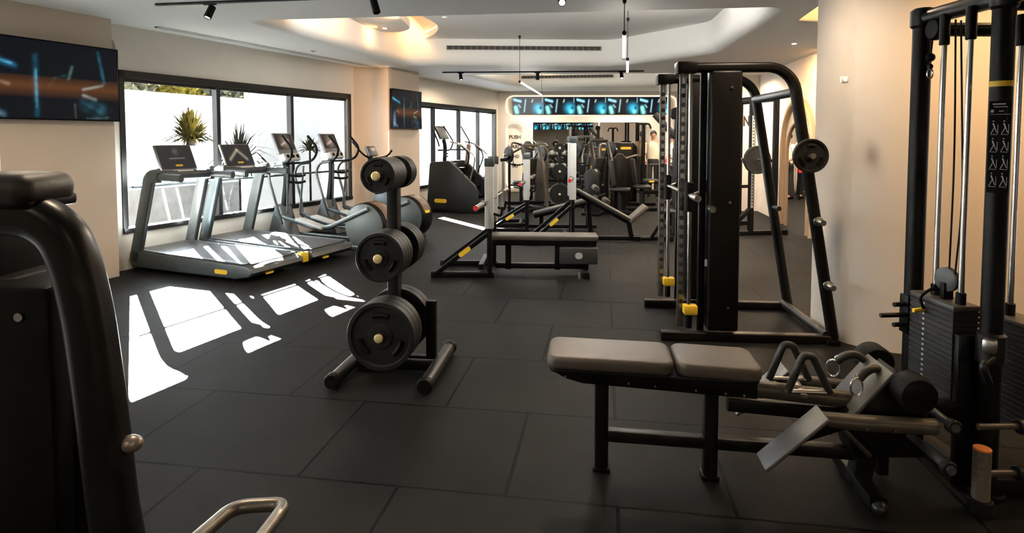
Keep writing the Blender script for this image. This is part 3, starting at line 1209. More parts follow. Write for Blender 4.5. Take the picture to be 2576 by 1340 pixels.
def wall_screen(cx, y, z, w, h, u, lift, lab, grp):
    t = thing('wall_screen', lab, 'screen', (cx, y, z), group=grp)
    u = Vector(u)
    rz = math.atan2(u.y, u.x)
    t.rotation_euler = (0, 0, rz)
    MB().box((0, .02, 0), (w, .04, h), None, .004).build('casing', M_BLACKM, t)
    screen('picture', (0, -.0015, 0), (1, 0, 0), (0, 0, 1), w - .016, h - .016, lambda X, Y: strip_picture(X, Y, lift), M_TVS, t, 64, 36)
    return t


for i in range(5):
    wall_screen(.023 + .926 * (i + .5), BY + .03, 2.517, .922, .515, (1, 0, 0), .05 if i == 0 else 0,
                f'{ordn[i]} screen from the left in the video strip' + (', greyer than the rest' if i == 0 else ' on the back wall'), 'screens in the back wall strip')
for i in range(5):
    x = 2.25 - .93 * i
    wall_screen(x, -12.75 + .14 * i, 2.45, .93, .53, (-.987, .15, 0), 0, f'{ordn[i]} screen of the strip on the rear wall, seen only in the mirror', 'screens on the rear wall')


# ================================================================== TREADMILLS (local x: out of the window wall, y: along it)
RZW = math.atan2(WN.y, WN.x)


def belt_mat():
    return mat('running_belt', (.03, .03, .03), .42, 0, .15, 80, .1, 400)


def make_treadmill(kind):
    t = thing('treadmill', 'x', 'treadmill')
    W = .80
    side = [(.02, .06), (.10, .035), (1.70, .035), (1.90, .07), (1.955, .12), (1.94, .165), (1.84, .20), (.30, .235), (.06, .25), (.0, .20)]
    MB().prism(side, (0, W, 0), (0, 0, 0), (1, 0, 0), (0, 0, 1), bev=.022, seg=3).build('base_deck', M_GREYM, t)
    mb = MB()
    mb.prism([(.12, .232), (1.80, .198), (1.86, .19), (1.86, .205), (1.80, .2125), (.12, .2465)], (0, W - .16, 0), (0, .08, 0), (1, 0, 0), (0, 0, 1))
    mb.build('running_belt', belt_mat(), t)
    for y in (.012, W - .085):
        MB().prism([(.10, .236), (1.84, .200), (1.84, .216), (.10, .254)], (0, .07, 0), (0, y, 0), (1, 0, 0), (0, 0, 1), bev=.004).build('side_rail', M_GREYM, t)
    for y in (.03, W - .03):
        p = [(.07, y, .10), (.20, y, .55), (.37, y, 1.135), (.52, y, 1.15)]
        MB().bpath(p, .06, .17, up=(-1, 0, .3), r=.022, fil=.10).build('upright', M_GREYM, t)
    MB().bpath([(.44, -.005, 1.15), (.44, W + .005, 1.14)], .16, .095, r=.03).build('handlebar', M_GREYM, t)
    for y in (.035, W - .035):
        MB().bpath([(.40, y, 1.14), (.88, y, 1.125)], .065, .09, r=.03).build('hand_rest', M_GREYM, t)
    u, v = Vector((0, 1, 0)), Vector((-.40, 0, .92)).normalized()
    n = u.cross(v)
    if n.x < 0:
        n = -n
    c = Vector((.33, W * .5, 1.345))
    rot = Matrix((( -0, 0, 0, 0),) * 4)
    M = Matrix.Identity(4)
    for i in range(3):
        M[i][0], M[i][1], M[i][2] = u[i], v[i], n[i]
    MB().box(c, (.50, .34, .035), M, .012).build('console', mat('console_back', (.16, .16, .16), .35), t)
    s = screen('display', c + n * .0186, u, v, .47, .31, lambda X, Y: console_picture(X, Y, kind), M_CON, t, 48, 32)
    badge(s, c - v * .11 + n * .021, u, v, .10, .025)
    MB().bpath([(.40, W * .5, 1.15), (.355, W * .5, 1.25)], .16, .05, up=(0, 0, 1), r=.015).build('console_neck', M_BLACKM, t)
    MB().box((.46, W * .5, 1.19), (.10, .22, .02), None, .006).build('key_tray', M_WHITE, t)
    badge(t, (1.50, -.002, .105), (1, 0, 0), (0, 0, 1), .19, .05)
    badge(t, (1.905, .30, .075), (0, 1, 0), (-.25, 0, 1), .12, .035)
    for x in (.22, 1.62):
        for y in (.08, W - .08):
            MB().cyl((x, y, 0), (x, y, .05), .03, seg=12).build('foot', M_BLACKM, t)
    return t


TA = make_treadmill(0)
TA.location = wp(.07, .03, 0)
TA.rotation_euler = (0, 0, RZW)
relabel(TA, 'treadmill nearest the camera, next to the left pilaster, dark display')
TB = make_treadmill(1)
TB.location = wp(1.02, .03, 0)
TB.rotation_euler = (0, 0, RZW)
relabel(TB, 'second treadmill, between the first one and the ellipticals, patterned display')
for t in (TA, TB):
    t['group'] = 'treadmills by the window'
MB().box((1.86, -.06, .135), (.10, .10, .12), None, .01).build('safety_label', M_YEL, TB)


# ================================================================== ELLIPTICALS
def make_elliptical():
    t = thing('elliptical_trainer', 'x', 'elliptical')
    MB().prism([(.0, 0), (.52, 0), (.40, .26), (.30, .55), (.20, .58), (.10, .30)], (0, .26, 0), (0, -.13, 0), (1, 0, 0), (0, 0, 1), bev=.03).build('front_housing', M_GREYM, t)
    MB().bpath([(.25, 0, .5), (.33, 0, 1.0), (.30, 0, 1.36)], .07, .09, up=(-1, 0, 0), r=.025, fil=.2).build('mast', M_BLACKM, t)
    u, v = Vector((0, 1, 0)), Vector((-.42, 0, .91)).normalized()
    n = Vector((v.z, 0, -v.x))
    M = Matrix.Identity(4)
    for i in range(3):
        M[i][0], M[i][1], M[i][2] = u[i], v[i], n[i]
    c = Vector((.28, 0, 1.50))
    MB().box(c, (.40, .34, .05), M, .016).build('console', mat('console_back', (.16, .16, .16), .35), t)
    d = screen('display', c + n * .027 + v * .02, u, v, .35, .26, lambda X, Y: console_picture(X, Y, 2), M_CON, t, 48, 32)
    pod = MB()
    pod.box(c - v * .24 + n * .03, (.34, .13, .09), M, .03)
    p_ = pod.build('control_pod', M_GREYL, t)
    for y in (-.10, 0, .10):
        MB().cyl(c - v * .24 + n * .07 + u * y, c - v * .24 + n * .082 + u * y, .03, seg=14).build('dial', M_BLACKM, p_)
    for s in (-1, 1):
        y = s * .27
        MB().tube([(.42, y * .8, .30), (.36, y, .62), (.22, y, 1.02), (.30, y, 1.18), (.52, y * 1.0, 1.20)], .02, .12, 10).build('moving_arm', M_GREYM, t)
        MB().tube([(.40, y * .9, 1.20), (.62, y * .95, 1.24), (.70, y, 1.42), (.50, y, 1.62)], .019, .12, 10).build('grip', M_BLACKM, t)
        MB().tube([(.44, y * .5, .45), (.50, y * .62, 1.16)], .016, 0, 8).build('strut', M_GREYM, t)
        MB().bpath([(.40, y * .75, .42), (.95, y * .62, .28), (1.25, y * .62, .30), (1.95, y * .72, .60)], .055, .06, r=.015, fil=.1).build('link_rail', M_GREYM, t)
        MB().box((.92, y * .62, .335), (.50, .15, .045), Matrix.Rotation(.22, 4, 'Y'), .014).build('pedal', M_GREYL, t)
        MB().tube([(.34, y * .5, .12), (1.55, y * .55, .10)], .022, 0, 8).build('base_rail', M_GREYM, t)
    MB().tube([(.35, -.27, 1.20), (.35, .27, 1.20)], .017, 0, 8).build('cross_bar', M_BLACKM, t)
    for z in (1.02, .92):
        MB().tube([(.33, .0, z), (.46, .12, z - .02), (.50, .20, z)], .02, .03, 8).build('bottle_hook', M_BLACKM, t)
    R0 = .335
    dr = MB()
    dr.lathe([(R0 - .05, -.17), (R0 - .012, -.165), (R0, -.145), (R0, .145), (R0 - .012, .165), (R0 - .05, .17)], (1.85, 0, .34), (0, 1, 0), 40)
    drum = dr.build('drum_housing', M_BLACKM, t)
    for s in (-1, 1):
        MB().lathe([(R0 - .015, .168), (R0 - .03, .178), (.02, .182)], (1.85, 0, .34), (0, s, 0), 40).build('side_disc', mat('grey_green_disc', (.075, .088, .085), .5), drum)
    MB().sweep([Vector((1.85 + (R0 + .004) * math.cos(a), 0, .34 + (R0 + .004) * math.sin(a))) for a in [R(20 + 5 * k) for k in range(13)]],
               rrect(.20, .012, .004), up=(0, 0, 1)).build('rim_band', mat('warm_brown_band', (.14, .075, .04), .45), drum)
    badge(drum, (1.85 + .337 * math.cos(.3), 0.0, .34 + .337 * math.sin(.3)), (0, 1, 0), (-math.sin(.3), 0, math.cos(.3)), .15, .06)
    MB().box((1.72, 0, .035), (.62, .44, .07), None, .02).build('rear_foot', M_GREYM, t)
    badge(t, (1.50, -.221, .045), (1, 0, 0), (0, 0, 1), .18, .045)
    return t


E1 = make_elliptical()
E2 = copy_tree(E1)
for o, a, lab in ((E1, 2.33, 'elliptical trainer beside the second treadmill, brown lit display'),
                  (E2, 3.37, 'elliptical trainer farther along the window, by the right mullion')):
    o.location = wp(a, .06, 0)
    o.rotation_euler = (0, 0, RZW)
    relabel(o, lab, 'ellipticals by the window')

# guard rail across the window
t = thing('window_guard_rail', 'thin grey guard rail across the lower part of the first window', 'guard rail', wp(2.2, .05, 1.0))
MB().cyl(wp(.12, .06, 1.0), wp(4.32, .06, 1.0), .017, seg=12).build('rail', M_GREYM, t, world=True)
for a in (.12, 1.45, 2.89, 4.32):
    MB().cyl(wp(a, .0, 1.0), wp(a, .06, 1.0), .012, seg=10).build('bracket', M_GREYM, t, world=True)

# upright bike in the corner, mostly behind the plate tree
t = thing('exercise_bike', 'upright exercise bike in the corner by the window edge, behind the plate tree', 'exercise bike', wp(4.42, .10, 0), RZW)
MB().bpath([(.55, 0, .25), (.36, 0, .95), (.30, 0, 1.28)], .07, .09, up=(-1, 0, 0), r=.025, fil=.2).build('mast', M_BLACKM, t)
MB().prism([(.30, .05), (1.0, .05), (1.05, .35), (.75, .62), (.45, .55)], (0, .2, 0), (0, -.1, 0), (1, 0, 0), (0, 0, 1), bev=.04).build('body', M_GREYM, t)
MB().tube([(.35, -.02, 1.2), (.30, -.2, 1.28), (.10, -.24, 1.52)], .018, .1, 8).build('grip', M_BLACKM, t)
MB().tube([(.35, .02, 1.2), (.55, .2, 1.24), (.64, .22, 1.36)], .018, .1, 8).build('grip', M_BLACKM, t)
MB().box((.34, 0, 1.34), (.06, .26, .2), Matrix.Rotation(-.5, 4, 'Y'), .015).build('console', M_GREYM, t)
MB().bpath([(.85, 0, .5), (.98, 0, .95)], .06, .06, up=(-1, 0, 0), r=.02).build('seat_post', M_STEEL, t)
MB().prism([(-.14, .10), (.02, .13), (.16, .03), (.16, -.03), (.02, -.13), (-.14, -.10)], (0, 0, .07), (1.0, 0, .95), (1, 0, 0), (0, 1, 0), bev=.025, seg=3).build('saddle', M_PADB, t)
MB().box((.65, 0, .03), (1.1, .4, .06), None, .02).build('base', M_GREYM, t)
MB().tube([(.44, .02, .92), (.58, .10, .90), (.62, .14, .93)], .02, .03, 8).build('bottle_hook', M_BLACKM, t)

# ================================================================== STAIR CLIMBER
t = thing('stair_climber', 'dark stair climber with a yellow badge by the far windows', 'stair climber', wp(6.45, .42, 0), RZW)
BW = .78
body = [(0, .05), (0, .30), (.06, 1.02), (.10, 1.07), (.52, 1.09), (.60, 1.06), (1.14, .58), (1.20, .48), (1.20, .05)]
MB().prism(body, (0, .09, 0), (0, 0, 0), (1, 0, 0), (0, 0, 1), bev=.02, seg=3).build('side_panel', mat('slate_panel', (.013, .0145, .0155), .45, 0, .1, 6, 0, 60, .3), t)
MB().prism(body, (0, .09, 0), (0, BW - .09, 0), (1, 0, 0), (0, 0, 1), bev=.02, seg=3).build('side_panel', mat('slate_panel', (.035,) * 3), t)
MB().prism([(.02, .06), (.02, .30), (.10, 1.0), (.40, 1.02), (.40, .06)], (0, BW - .18, 0), (0, .09, 0), (1, 0, 0), (0, 0, 1)).build('front_cover', M_GREYM, t)
for k in range(5):
    x, z = .48 + .165 * k, .92 - .19 * k
    MB().box((x + .06, BW / 2, z), (.24, BW - .19, .04), None, .008).build('step', M_BLACKM, t)
MB().prism([(.40, .06), (.40, .95), (1.16, .16), (1.16, .06)], (0, BW - .2, 0), (0, .1, 0), (1, 0, 0), (0, 0, 1)).build('step_belt', M_VENT, t)
MB().box((.61, BW / 2, .025), (1.24, BW + .02, .05), None, .01).build('base', M_BLACKM, t)
MB().bpath([(.22, BW / 2, 1.04), (.24, BW / 2, 1.40), (.20, BW / 2, 1.55)], .08, .07, up=(-1, 0, 0), r=.02, fil=.1).build('mast', M_BLACKM, t)
Mx = Matrix.Rotation(R(-28), 4, 'Y')
MB().box((.15, BW / 2, 1.70), (.04, .40, .32), Mx, .012).build('console', M_FRAME, t)
MB().box((.175, BW / 2, 1.69), (.01, .36, .27), Mx, .003).build('display', M_GREYM, t)
MB().tube([(.05, .12, 1.86), (.22, .12, 1.48), (.24, .12, 1.40)], .017, .05, 8).build('console_rail', M_BLACKM, t)
MB().tube([(.22, .1, 1.32), (.52, .1, 1.32), (.60, .1, 1.50), (.36, .1, 1.84)], .016, .06, 8).build('hand_loop', M_BLACKM, t)
MB().tube([(.22, BW - .1, 1.32), (.62, BW - .1, 1.32), (.70, BW - .1, 1.50), (.48, BW - .1, 1.84)], .016, .06, 8).build('hand_loop', M_BLACKM, t)
for y in (.045, BW - .045):
    MB().tube([(.55, y, 1.50), (.78, y, 1.46), (1.14, y, 1.20), (1.10, y, .95), (1.02, y, .68)], .018, .08, 8).build('handrail', M_STEEL, t)
    MB().tube([(.80, y, 1.42), (.98, y, 1.28), (1.0, y, 1.14), (.86, y, .80)], .016, .06, 8).build('grip_rail', M_BLACKM, t)
for z in (1.24, 1.18):
    MB().tube([(.25, BW / 2 - .05, z), (.36, BW / 2 - .1, z)], .016, 0, 8).build('bottle_hook', M_BLACKM, t)
MB().box((.66, BW - .12, 1.22), (.10, .06, .46), Matrix.Rotation(.12, 4, 'Y'), .02).build('padded_post', mat('tan_padded', (.30, .22, .17), .6), t)
badge(t, (.33, -.003, .235), (1, 0, 0), (0, 0, 1), .30, .085)


# ================================================================== WEIGHT PLATES AND TREES
def make_plate(rad, th, fancy=True):
    """one rubber plate, axis along local y, centre at the origin; front face at -th/2"""
    t = thing('weight_plate', 'x', 'weight plate')
    h = th / 2
    MB().lathe([(.026, -h * .8), (rad * .34, -h * .8), (rad * .36, -h * .55), (rad * .84, -h * .55), (rad * .88, -h), (rad * .985, -h), (rad, -h * .88),
                (rad, h * .88), (rad * .985, h), (.026, h)], (0, 0, 0), (0, 1, 0), 48).build('disc', M_RUBBER, t, ang=30)
    if fancy:
        MB().lathe([(.027, -h * .9), (.040, -h * .9), (.042, h * .99), (.027, h * .99)], (0, 0, 0), (0, 1, 0), 24, caps=False).build('steel_hub', M_FRAME, t)
        for k in range(3):
            a = R(90 + 120 * k)
            ca, sa = math.cos(a), math.sin(a)
            g = MB()
            pts = []
            for d in (-22, -11, 0, 11, 22):
                pts.append(Vector((math.cos(a + R(d)) * rad * .62, -h * .62, math.sin(a + R(d)) * rad * .62)))
            g.tube(pts, rad * .085, 0, 8)
            g.build('grip_slot', M_BLACKM, t)
    return t


PL = {}


def put_plate(rad, th, loc, axis, label, group, fancy=True):
    key = (rad, th, fancy)
    if key not in PL:
        o = make_plate(rad, th, fancy)
        PL[key] = o
    else:
        o = copy_tree(PL[key])
    o.location = loc
    a = Vector(axis)
    o.rotation_euler = (0, 0, math.atan2(a.y, a.x) - R(90))
    o['label'] = label
    o['group'] = group
    return o


def plate_tree(loc, rz, label, where, grp, spec, hs=(1.36, .84, .335), detail=True, hfrom=0.0):
    t = thing('plate_tree', label, 'plate rack', loc, rz)
    for x in (-.30, .30):
        f = MB()
        f.cyl((x, -.34, .055), (x, .34, .055), .043, seg=18)
        fo = f.build('foot_tube', M_FRAME, t)
        for y in (-.34, .34):
            MB().lathe([(.045, -.03), (.052, -.02), (.052, .02), (.045, .03)], (x, y, .055), (0, 1, 0), 18).build('rubber_cap', M_BLACKM, fo)
    MB().beam((-.30, .0, .05), (.30, .0, .05), .07, .06).build('cross_beam', M_BLACK, t)
    MB().beam((-.30, .14, .045), (.30, .14, .045), .05, .04).build('cross_beam', M_BLACK, t)
    MB().beam((0, 0, .10), (0, 0, 1.40), .075, .085, up=(0, 1, 0)).build('post', M_FRAME, t)
    MB().beam((.24, .06, .09), (.24, .06, .48), .07, .05, up=(0, 1, 0)).build('side_post', M_BLACK, t)
    Mr = Matrix.Rotation(rz, 4, 'Z')
    for z, (rad, th, nf, nb, size, peg) in zip(hs, spec):
        for s, n in ((-1, nf), (1, nb)):
            if n == 0:
                continue
            L = .06 + th * 1.02 * n
            L = max(L, .30) if s < 0 else max(L, .20)
            MB().cyl((0, 0, z), (0, s * (L + .025), z), .0245, seg=16).build('peg', M_STEEL, t)
            MB().lathe([(.0245, 0), (.029, .003), (.029, .012), (.022, .016), (.010, .0165)], (0, s * (L + .022), z), (0, s, 0), 18).build('peg_cap', M_BRASS, t)
            for k in range(n):
                y = s * (L - th * 1.02 * (k + .5)) if s < 0 else s * (.05 + th * 1.02 * (k + .5))
                p = Vector(loc) + Mr @ Vector((0, y, z - .0))
                o = ['outermost', 'second', 'third', 'fourth', 'fifth', 'sixth', 'seventh'][k if s < 0 else n - 1 - k]
                put_plate(rad, th, p, Mr @ Vector((0, 1, 0)),
                          f'{size} black plate, {o} on the {"camera-facing" if s < 0 else "back"} {peg} peg of the {where}', grp, detail)
    return t


plate_tree((-.80, 4.02, 0), R(-7), 'weight plate tree loaded with black plates beside the sunlit floor', 'near plate tree', 'plates on the near tree',
           [(.112, .042, 6, 3, 'small', 'top'), (.158, .052, 4, 3, 'medium', 'middle'), (.222, .062, 3, 2, 'large', 'bottom')])
plate_tree((1.08, 13.5, 0), R(-4), 'far weight plate tree in the middle of the hall, before the mirror', 'far plate tree', 'plates on the far tree',
           [(.112, .05, 3, 2, 'small', 'top'), (.165, .05, 3, 2, 'medium', 'middle'), (.225, .055, 3, 2, 'large', 'bottom')], detail=False)

# ================================================================== OLYMPIC BENCHES
def barbell(loc, rz, label, Lb=2.2, red=True, grp=None):
    t = thing('barbell', label, 'barbell', loc, rz, grp)
    MB().cyl((0, -Lb / 2 + .42, 0), (0, Lb / 2 - .42, 0), .0145, seg=12).build('bar', M_STEEL, t)
    for s in (-1, 1):
        MB().cyl((0, s * (Lb / 2 - .42), 0), (0, s * (Lb / 2 - .40), 0), .037, seg=16).build('collar', M_STEEL, t)
        sl = MB().cyl((0, s * (Lb / 2 - .41), 0), (0, s * Lb / 2, 0), .025, seg=16).build('sleeve', M_STEEL, t)
        MB().cyl((0, s * (Lb / 2 - .005), 0), (0, s * (Lb / 2 + .012), 0), .027, seg=16).build('end_cap', M_RED if red else M_BLACKM, sl)
    return t


def olympic_frame(t, hu, bench_h, w=.62):
    """two uprights at local x = 0, spaced along y"""
    for s in (-1, 1):
        y = s * w / 2
        u = MB().beam((0, y, .04), (0, y, hu), .07, .055, up=(1, 0, 0)).build('upright', M_BLACK, t)
        MB().box((-.002, y, hu * .70), (.100, .092, hu * .54), None, .012).build('cover_panel', M_GREYL, u)
        MB().box((0, y, hu + .005), (.115, .075, .10), None, .012).build('top_cap', M_GREYM, u)
        MB().bpath([(.04, y, hu * .56), (.13, y, hu * .54), (.15, y, hu * .62)], .035, .03, fil=.02).build('bar_hook', M_BLACKM, u)
        st = MB().beam((-.60, y, .055), (-.02, y, bench_h + .02), .05, .075, up=(0, 1, 0)).build('slanted_strut', M_BLACK, t)
        if s < 0:
            d = Vector((.58, 0, bench_h - .035)).normalized()
            badge(st, Vector((-.28, y - .040, .055 + (bench_h - .035) * .55)), d, Vector((-d.z, 0, d.x)), .16, .05)
        MB().bpath([(-.64, y, .035), (.05, y, .035)], .06, .06, r=.01).build('floor_rail', M_BLACK, t)
        MB().box((-.64, y, .035), (.07, .09, .07), None, .015).build('rubber_foot', M_BLACKM, t)
    MB().beam((-.1, -w / 2, .12), (-.1, w / 2, .12), .06, .06).build('cross_tube', M_BLACK, t)
    MB().beam((0, -w / 2, hu * .46), (0, w / 2, hu * .46), .05, .06).build('cross_tube', M_BLACK, t)


def pad(c, size, rot, m, name='pad', bev=.022):
    return MB().box(c, size, rot, bev, 4)


g10 = -R(3)
# flat bench
t = thing('flat_bench_press', 'flat bench press with grey upright covers and a yellow strut badge, nearest of three', 'weight bench', (-.24, 7.05, 0), g10, 'bench press stations')
olympic_frame(t, 1.31, .48)
MB().box((.62, 0, .425), (1.26, .30, .065), None, .022, 4).build('pad', M_PAD, t)
MB().box((.62, 0, .365), (1.22, .24, .06), None, .01).build('pad_frame', M_BLACK, t)
for x in (.20, .78):
    MB().beam((x, -.06, .05), (x, -.06, .36), .07, .07, up=(1, 0, 0)).build('leg', M_BLACK, t)
MB().beam((.05, -.06, .09), (1.14, -.06, .09), .07, .06).build('base_beam', M_BLACK, t)
MB().beam((1.10, -.34, .035), (1.10, .30, .035), .07, .07).build('end_foot', M_BLACK, t)
bx = MB().box((1.02, -.13, .235), (.44, .16, .19), None, .014).build('storage_box', mat('graphite_box', (.03, .03, .03), .5), t)
badge(bx, (1.02, -.212, .24), (1, 0, 0), (0, 0, 1), .085, .075, 'emblem', M_GREYL)
MB().cyl((1.03, -.30, 0), (1.03, -.30, .07), .025, seg=12).build('levelling_foot', M_STEEL, t)
barbell((-.22, 7.18, .872), R(-8), 'barbell with red ends on the flat bench press uprights', grp='barbells on the bench stations')

# decline bench
t = thing('decline_bench_press', 'decline bench press behind the flat one, pad rising to the right', 'weight bench', (.26, 10.3, 0), g10, 'bench press stations')
olympic_frame(t, 1.27, .40)
Mx = Matrix.Rotation(-R(15), 4, 'Y')
MB().box((.66, 0, .42), (1.15, .30, .065), Mx, .022, 4).build('pad', M_PADB, t)
MB().box((.66, 0, .37), (1.10, .2, .05), Mx, .01).build('pad_frame', M_BLACK, t)
MB().beam((.25, 0, .05), (.25, 0, .30), .07, .07, up=(1, 0, 0)).build('leg', M_BLACK, t)
MB().beam((1.05, 0, .05), (1.05, 0, .50), .07, .07, up=(1, 0, 0)).build('leg', M_BLACK, t)
MB().beam((0, 0, .06), (1.2, 0, .06), .07, .06).build('base_beam', M_BLACK, t)
for z, x in ((.72, 1.18), (.50, 1.36)):
    MB().cyl((x, -.24, z), (x, .24, z), .055, seg=18, bev=.012).build('leg_roller', M_PADB, t)
MB().beam((1.05, 0, .5), (1.36, 0, .62), .05, .05).build('roller_arm', M_BLACK, t)
barbell((.28, 10.45, .86), R(-8), 'barbell with red ends on the decline bench uprights', grp='barbells on the bench stations')

# incline bench
t = thing('incline_bench_press', 'incline bench press with a long sloping back pad and raised seat', 'weight bench', (.92, 9.15, 0), g10, 'bench press stations')
olympic_frame(t, 1.56, .55)
Mx = Matrix.Rotation(R(29), 4, 'Y')
MB().box((.46, 0, .575), (.96, .32, .065), Mx, .022, 4).build('back_pad', M_PADB, t)
MB().box((.44, 0, .53), (.90, .2, .05), Mx, .01).build('pad_frame', M_BLACK, t)
MB().box((1.0, 0, .43), (.36, .32, .07), Matrix.Rotation(-R(42), 4, 'Y'), .022, 4).build('seat', M_PAD, t)
MB().beam((.92, 0, .04), (.86, 0, .36), .07, .07, up=(1, 0, 0)).build('leg', M_BLACK, t)
MB().beam((.30, 0, .04), (.25, 0, .62), .07, .07, up=(1, 0, 0)).build('leg', M_BLACK, t)
MB().beam((0, 0, .05), (1.55, 0, .05), .07, .065).build('base_beam', M_BLACK, t)
MB().bpath([(1.05, -.05, .05), (1.20, -.05, .05), (1.45, -.05, .47)], .05, .05, fil=.03).build('spotter_step_arm', M_BLACK, t)
MB().box((1.46, -.05, .48), (.22, .40, .03), None, .008).build('spotter_step', M_FRAME, t)
MB().cyl((1.02, .1, .0), (1.02, .1, .09), .06, seg=14).build('transport_wheel', M_BLACKM, t)
barbell((.95, 9.3, 1.0), R(-8), 'barbell with red ends on the incline bench uprights', grp='barbells on the bench stations')

# ================================================================== SMITH MACHINE (local x to the right, y away)
SL, SR = Vector((1.18, 4.66, 0)), R(-4.5)
t = thing('smith_machine', 'black smith machine with chrome guide rods before the rounded wall', 'smith machine', SL, SR)
DY = .92
fr_path = [(.16, 2.135), (.92, 2.135), (1.31, .0)]


def sm_path(y):
    pts = [Vector((.16, y, 2.135)), Vector((.78, y, 2.135))]
    for k in range(1, 9):
        a = R(90 - 80 * k / 8)
        pts.append(Vector((.78 + .215 * math.cos(a), y, 1.92 + .215 * math.sin(a))))
    pts.append(Vector((1.315, y, .045)))
    return pts


for y in (0, DY):
    o = MB().sweep(sm_path(y), rrect(.085, .075, .025), up=(0, 0, 1)).build('side_frame', M_BROWNB, t)
    MB().bpath([(.0, y, .035), (1.34, y, .035)], .075, .07, r=.012).build('base_rail', M_BROWNB, t)
    rod = MB().cyl((.215, y, .20), (.205, y, 2.10), .0165, seg=14).build('guide_rod', M_CHROME, t)
    MB().cyl((.215, y, .10), (.215, y, .20), .026, seg=14).build('rubber_stop', M_BLACKM, rod)
    MB().box((.225, y - .0, .245), (.105, .085, .075), None, .012).build('safety_stop', M_YEL, t)
    nt_ = MB().beam((.17, y + .12, .07), (.17, y + .12, 2.10), .055, .02, up=(0, 1, 0)).build('notched_rail', M_STEEL, t)
    hl = MB()
    for k in range(24):
        hl.cyl((.172, y + .108, .28 + .075 * k), (.172, y + .100, .28 + .075 * k), .019, seg=10)
    hl.build('rail_dots', M_VENT, nt_)
    MB().box((.17, y + .02, 2.135), (.15, .16, .09), None, .01).build('top_cap', M_BLACK, t)
    if y == 0:
        sh = MB().box((.465, .02, 1.10), (.235, .16, 2.02), None, .02, 3).build('counterweight_cover', M_BROWNB, t)
        for z in (.28, 1.1, 1.98):
            MB().cyl((.50, -.061, z), (.50, -.067, z), .011, seg=10).build('cover_bolt', M_STEEL, sh)
    else:
        MB().box((.465, y, 1.10), (.20, .14, 2.02), None, .02, 3).build('counterweight_cover', M_BROWNB, t)
    MB().beam((.315, y + .05, .05), (.315, y + .05, 2.12), .05, .05, up=(0, 1, 0)).build('column', M_BLACK, t)
MB().tube([(.985, 0, 1.945), (.985, DY, 1.945)], .035, 0, 14).build('top_cross_tube', M_GREYM, t)
MB().tube([(1.27, 0, .06), (1.27, DY, .06)], .036, 0, 14).build('rear_cross_tube', M_FRAME, t)
MB().box((1.30, 0, .02), (.10, .12, .04), None, .01).build('rear_foot', M_BLACKM, t)
MB().box((1.30, DY, .02), (.10, .12, .04), None, .01).build('rear_foot', M_BLACKM, t)
br = MB().cyl((.205, -.30, 1.15), (.205, DY + .30, 1.15), .0155, seg=14).build('sliding_bar', M_STEEL, t)
for y in (0, DY):
    MB().cyl((.205, y, 1.02), (.205, y, 1.25), .034, seg=16, bev=.006).build('bearing_block', M_BLACKM, br)
    MB().bpath([(.205, y + .06, 1.13), (.33, y + .07, 1.17), (.36, y + .07, 1.26)], .03, .03, fil=.03).build('catch_hook', M_STEEL, br)
    MB().cyl((.36, y - .11, 1.05), (.36, y + .0, 1.05), .027, seg=14).build('hand_knob', M_STEEL, br)
for y in (-.30, DY + .30):
    s = 1 if y > 0 else -1
    MB().cyl((.205, y, 1.15), (.205, y - s * .18, 1.15), .025, seg=14).build('sleeve', M_STEEL, br)
MB().box((.35, -.012, .62), (.04, .01, .055), None, .003).build('warning_plate', M_WHITE, t)


def leg_x(z):
    return .995 + (1.92 - z) / 1.875 * .32


for i, z in enumerate((1.46, .96, .47)):
    x = leg_x(z)
    MB().cyl((x, -.04, z), (x, -.15, z), .022, seg=14).build('storage_peg', M_STEEL, t)
    MB().lathe([(.024, 0), (.036, .004), (.036, .02), (.024, .024)], (x, -.05, z), (0, -1, 0), 14).build('peg_collar', M_STEEL, t)
    x2 = leg_x(z)
    if i == 1:
        MB().cyl((x2, DY - .04, z), (x2, DY - .17, z), .022, seg=14).build('storage_peg', M_FRAME, t)
Mr = Matrix.Rotation(SR, 4, 'Z')
put_plate(.128, .036, SL + Mr @ Vector((leg_x(1.46) + .005, -.085, 1.46)), Mr @ Vector((0, 1, 0)), 'single small plate on the top peg of the smith machine leg', 'plates on the smith machine')

# ================================================================== POWER RACK beyond the smith machine
t = thing('power_rack', 'black power rack with perforated uprights near the right wall', 'power rack', (3.90, 9.7, 0), R(9))
for x, y in ((0, 0), (0, 1.1), (.42, 0), (.42, 1.1)):
    u = MB().beam((x, y, .04), (x, y, 2.25), .075, .075, up=(0, 1, 0)).build('upright', M_BLACK, t)
    if x == 0:
        MB().box((x, y - .0385, 1.2), (.045, .004, 1.5), None, .001).build('hole_strip', M_GREYL, u)
        hs = MB()
        for k in range(28):
            hs.cyl((x, y - .040, .5 + .052 * k), (x, y - .043, .5 + .052 * k), .013, seg=8)
        hs.build('rail_dots', M_VENT, u)
for y in (0, 1.1):
    MB().beam((-.45, y, .035), (.65, y, .035), .075, .07).build('base_rail', M_BLACK, t)
    MB().beam((-.40, y, .06), (-.03, y, .42), .06, .06, up=(0, 1, 0)).build('brace', M_BLACK, t)
    MB().beam((0, y, 2.22), (.42, y, 2.22), .07, .07).build('top_rail', M_BLACK, t)
    MB().bpath([(-.05, y, .80), (-.22, y, .80), (-.26, y, .9)], .05, .05, fil=.03).build('safety_arm', M_BLACK, t)
    MB().bpath([(-.03, y, 1.18), (-.12, y, 1.18), (-.13, y, 1.26)], .05, .05, fil=.02).build('bar_hook', M_BLACK, t)
for x in (0, .42):
    MB().beam((x, 0, 2.22), (x, 1.1, 2.22), .07, .07).build('cross_member', M_BLACK, t)
rb = barbell((3.78, 10.2, 1.24), R(9), 'barbell racked on the power rack near the right wall', 2.2, False)
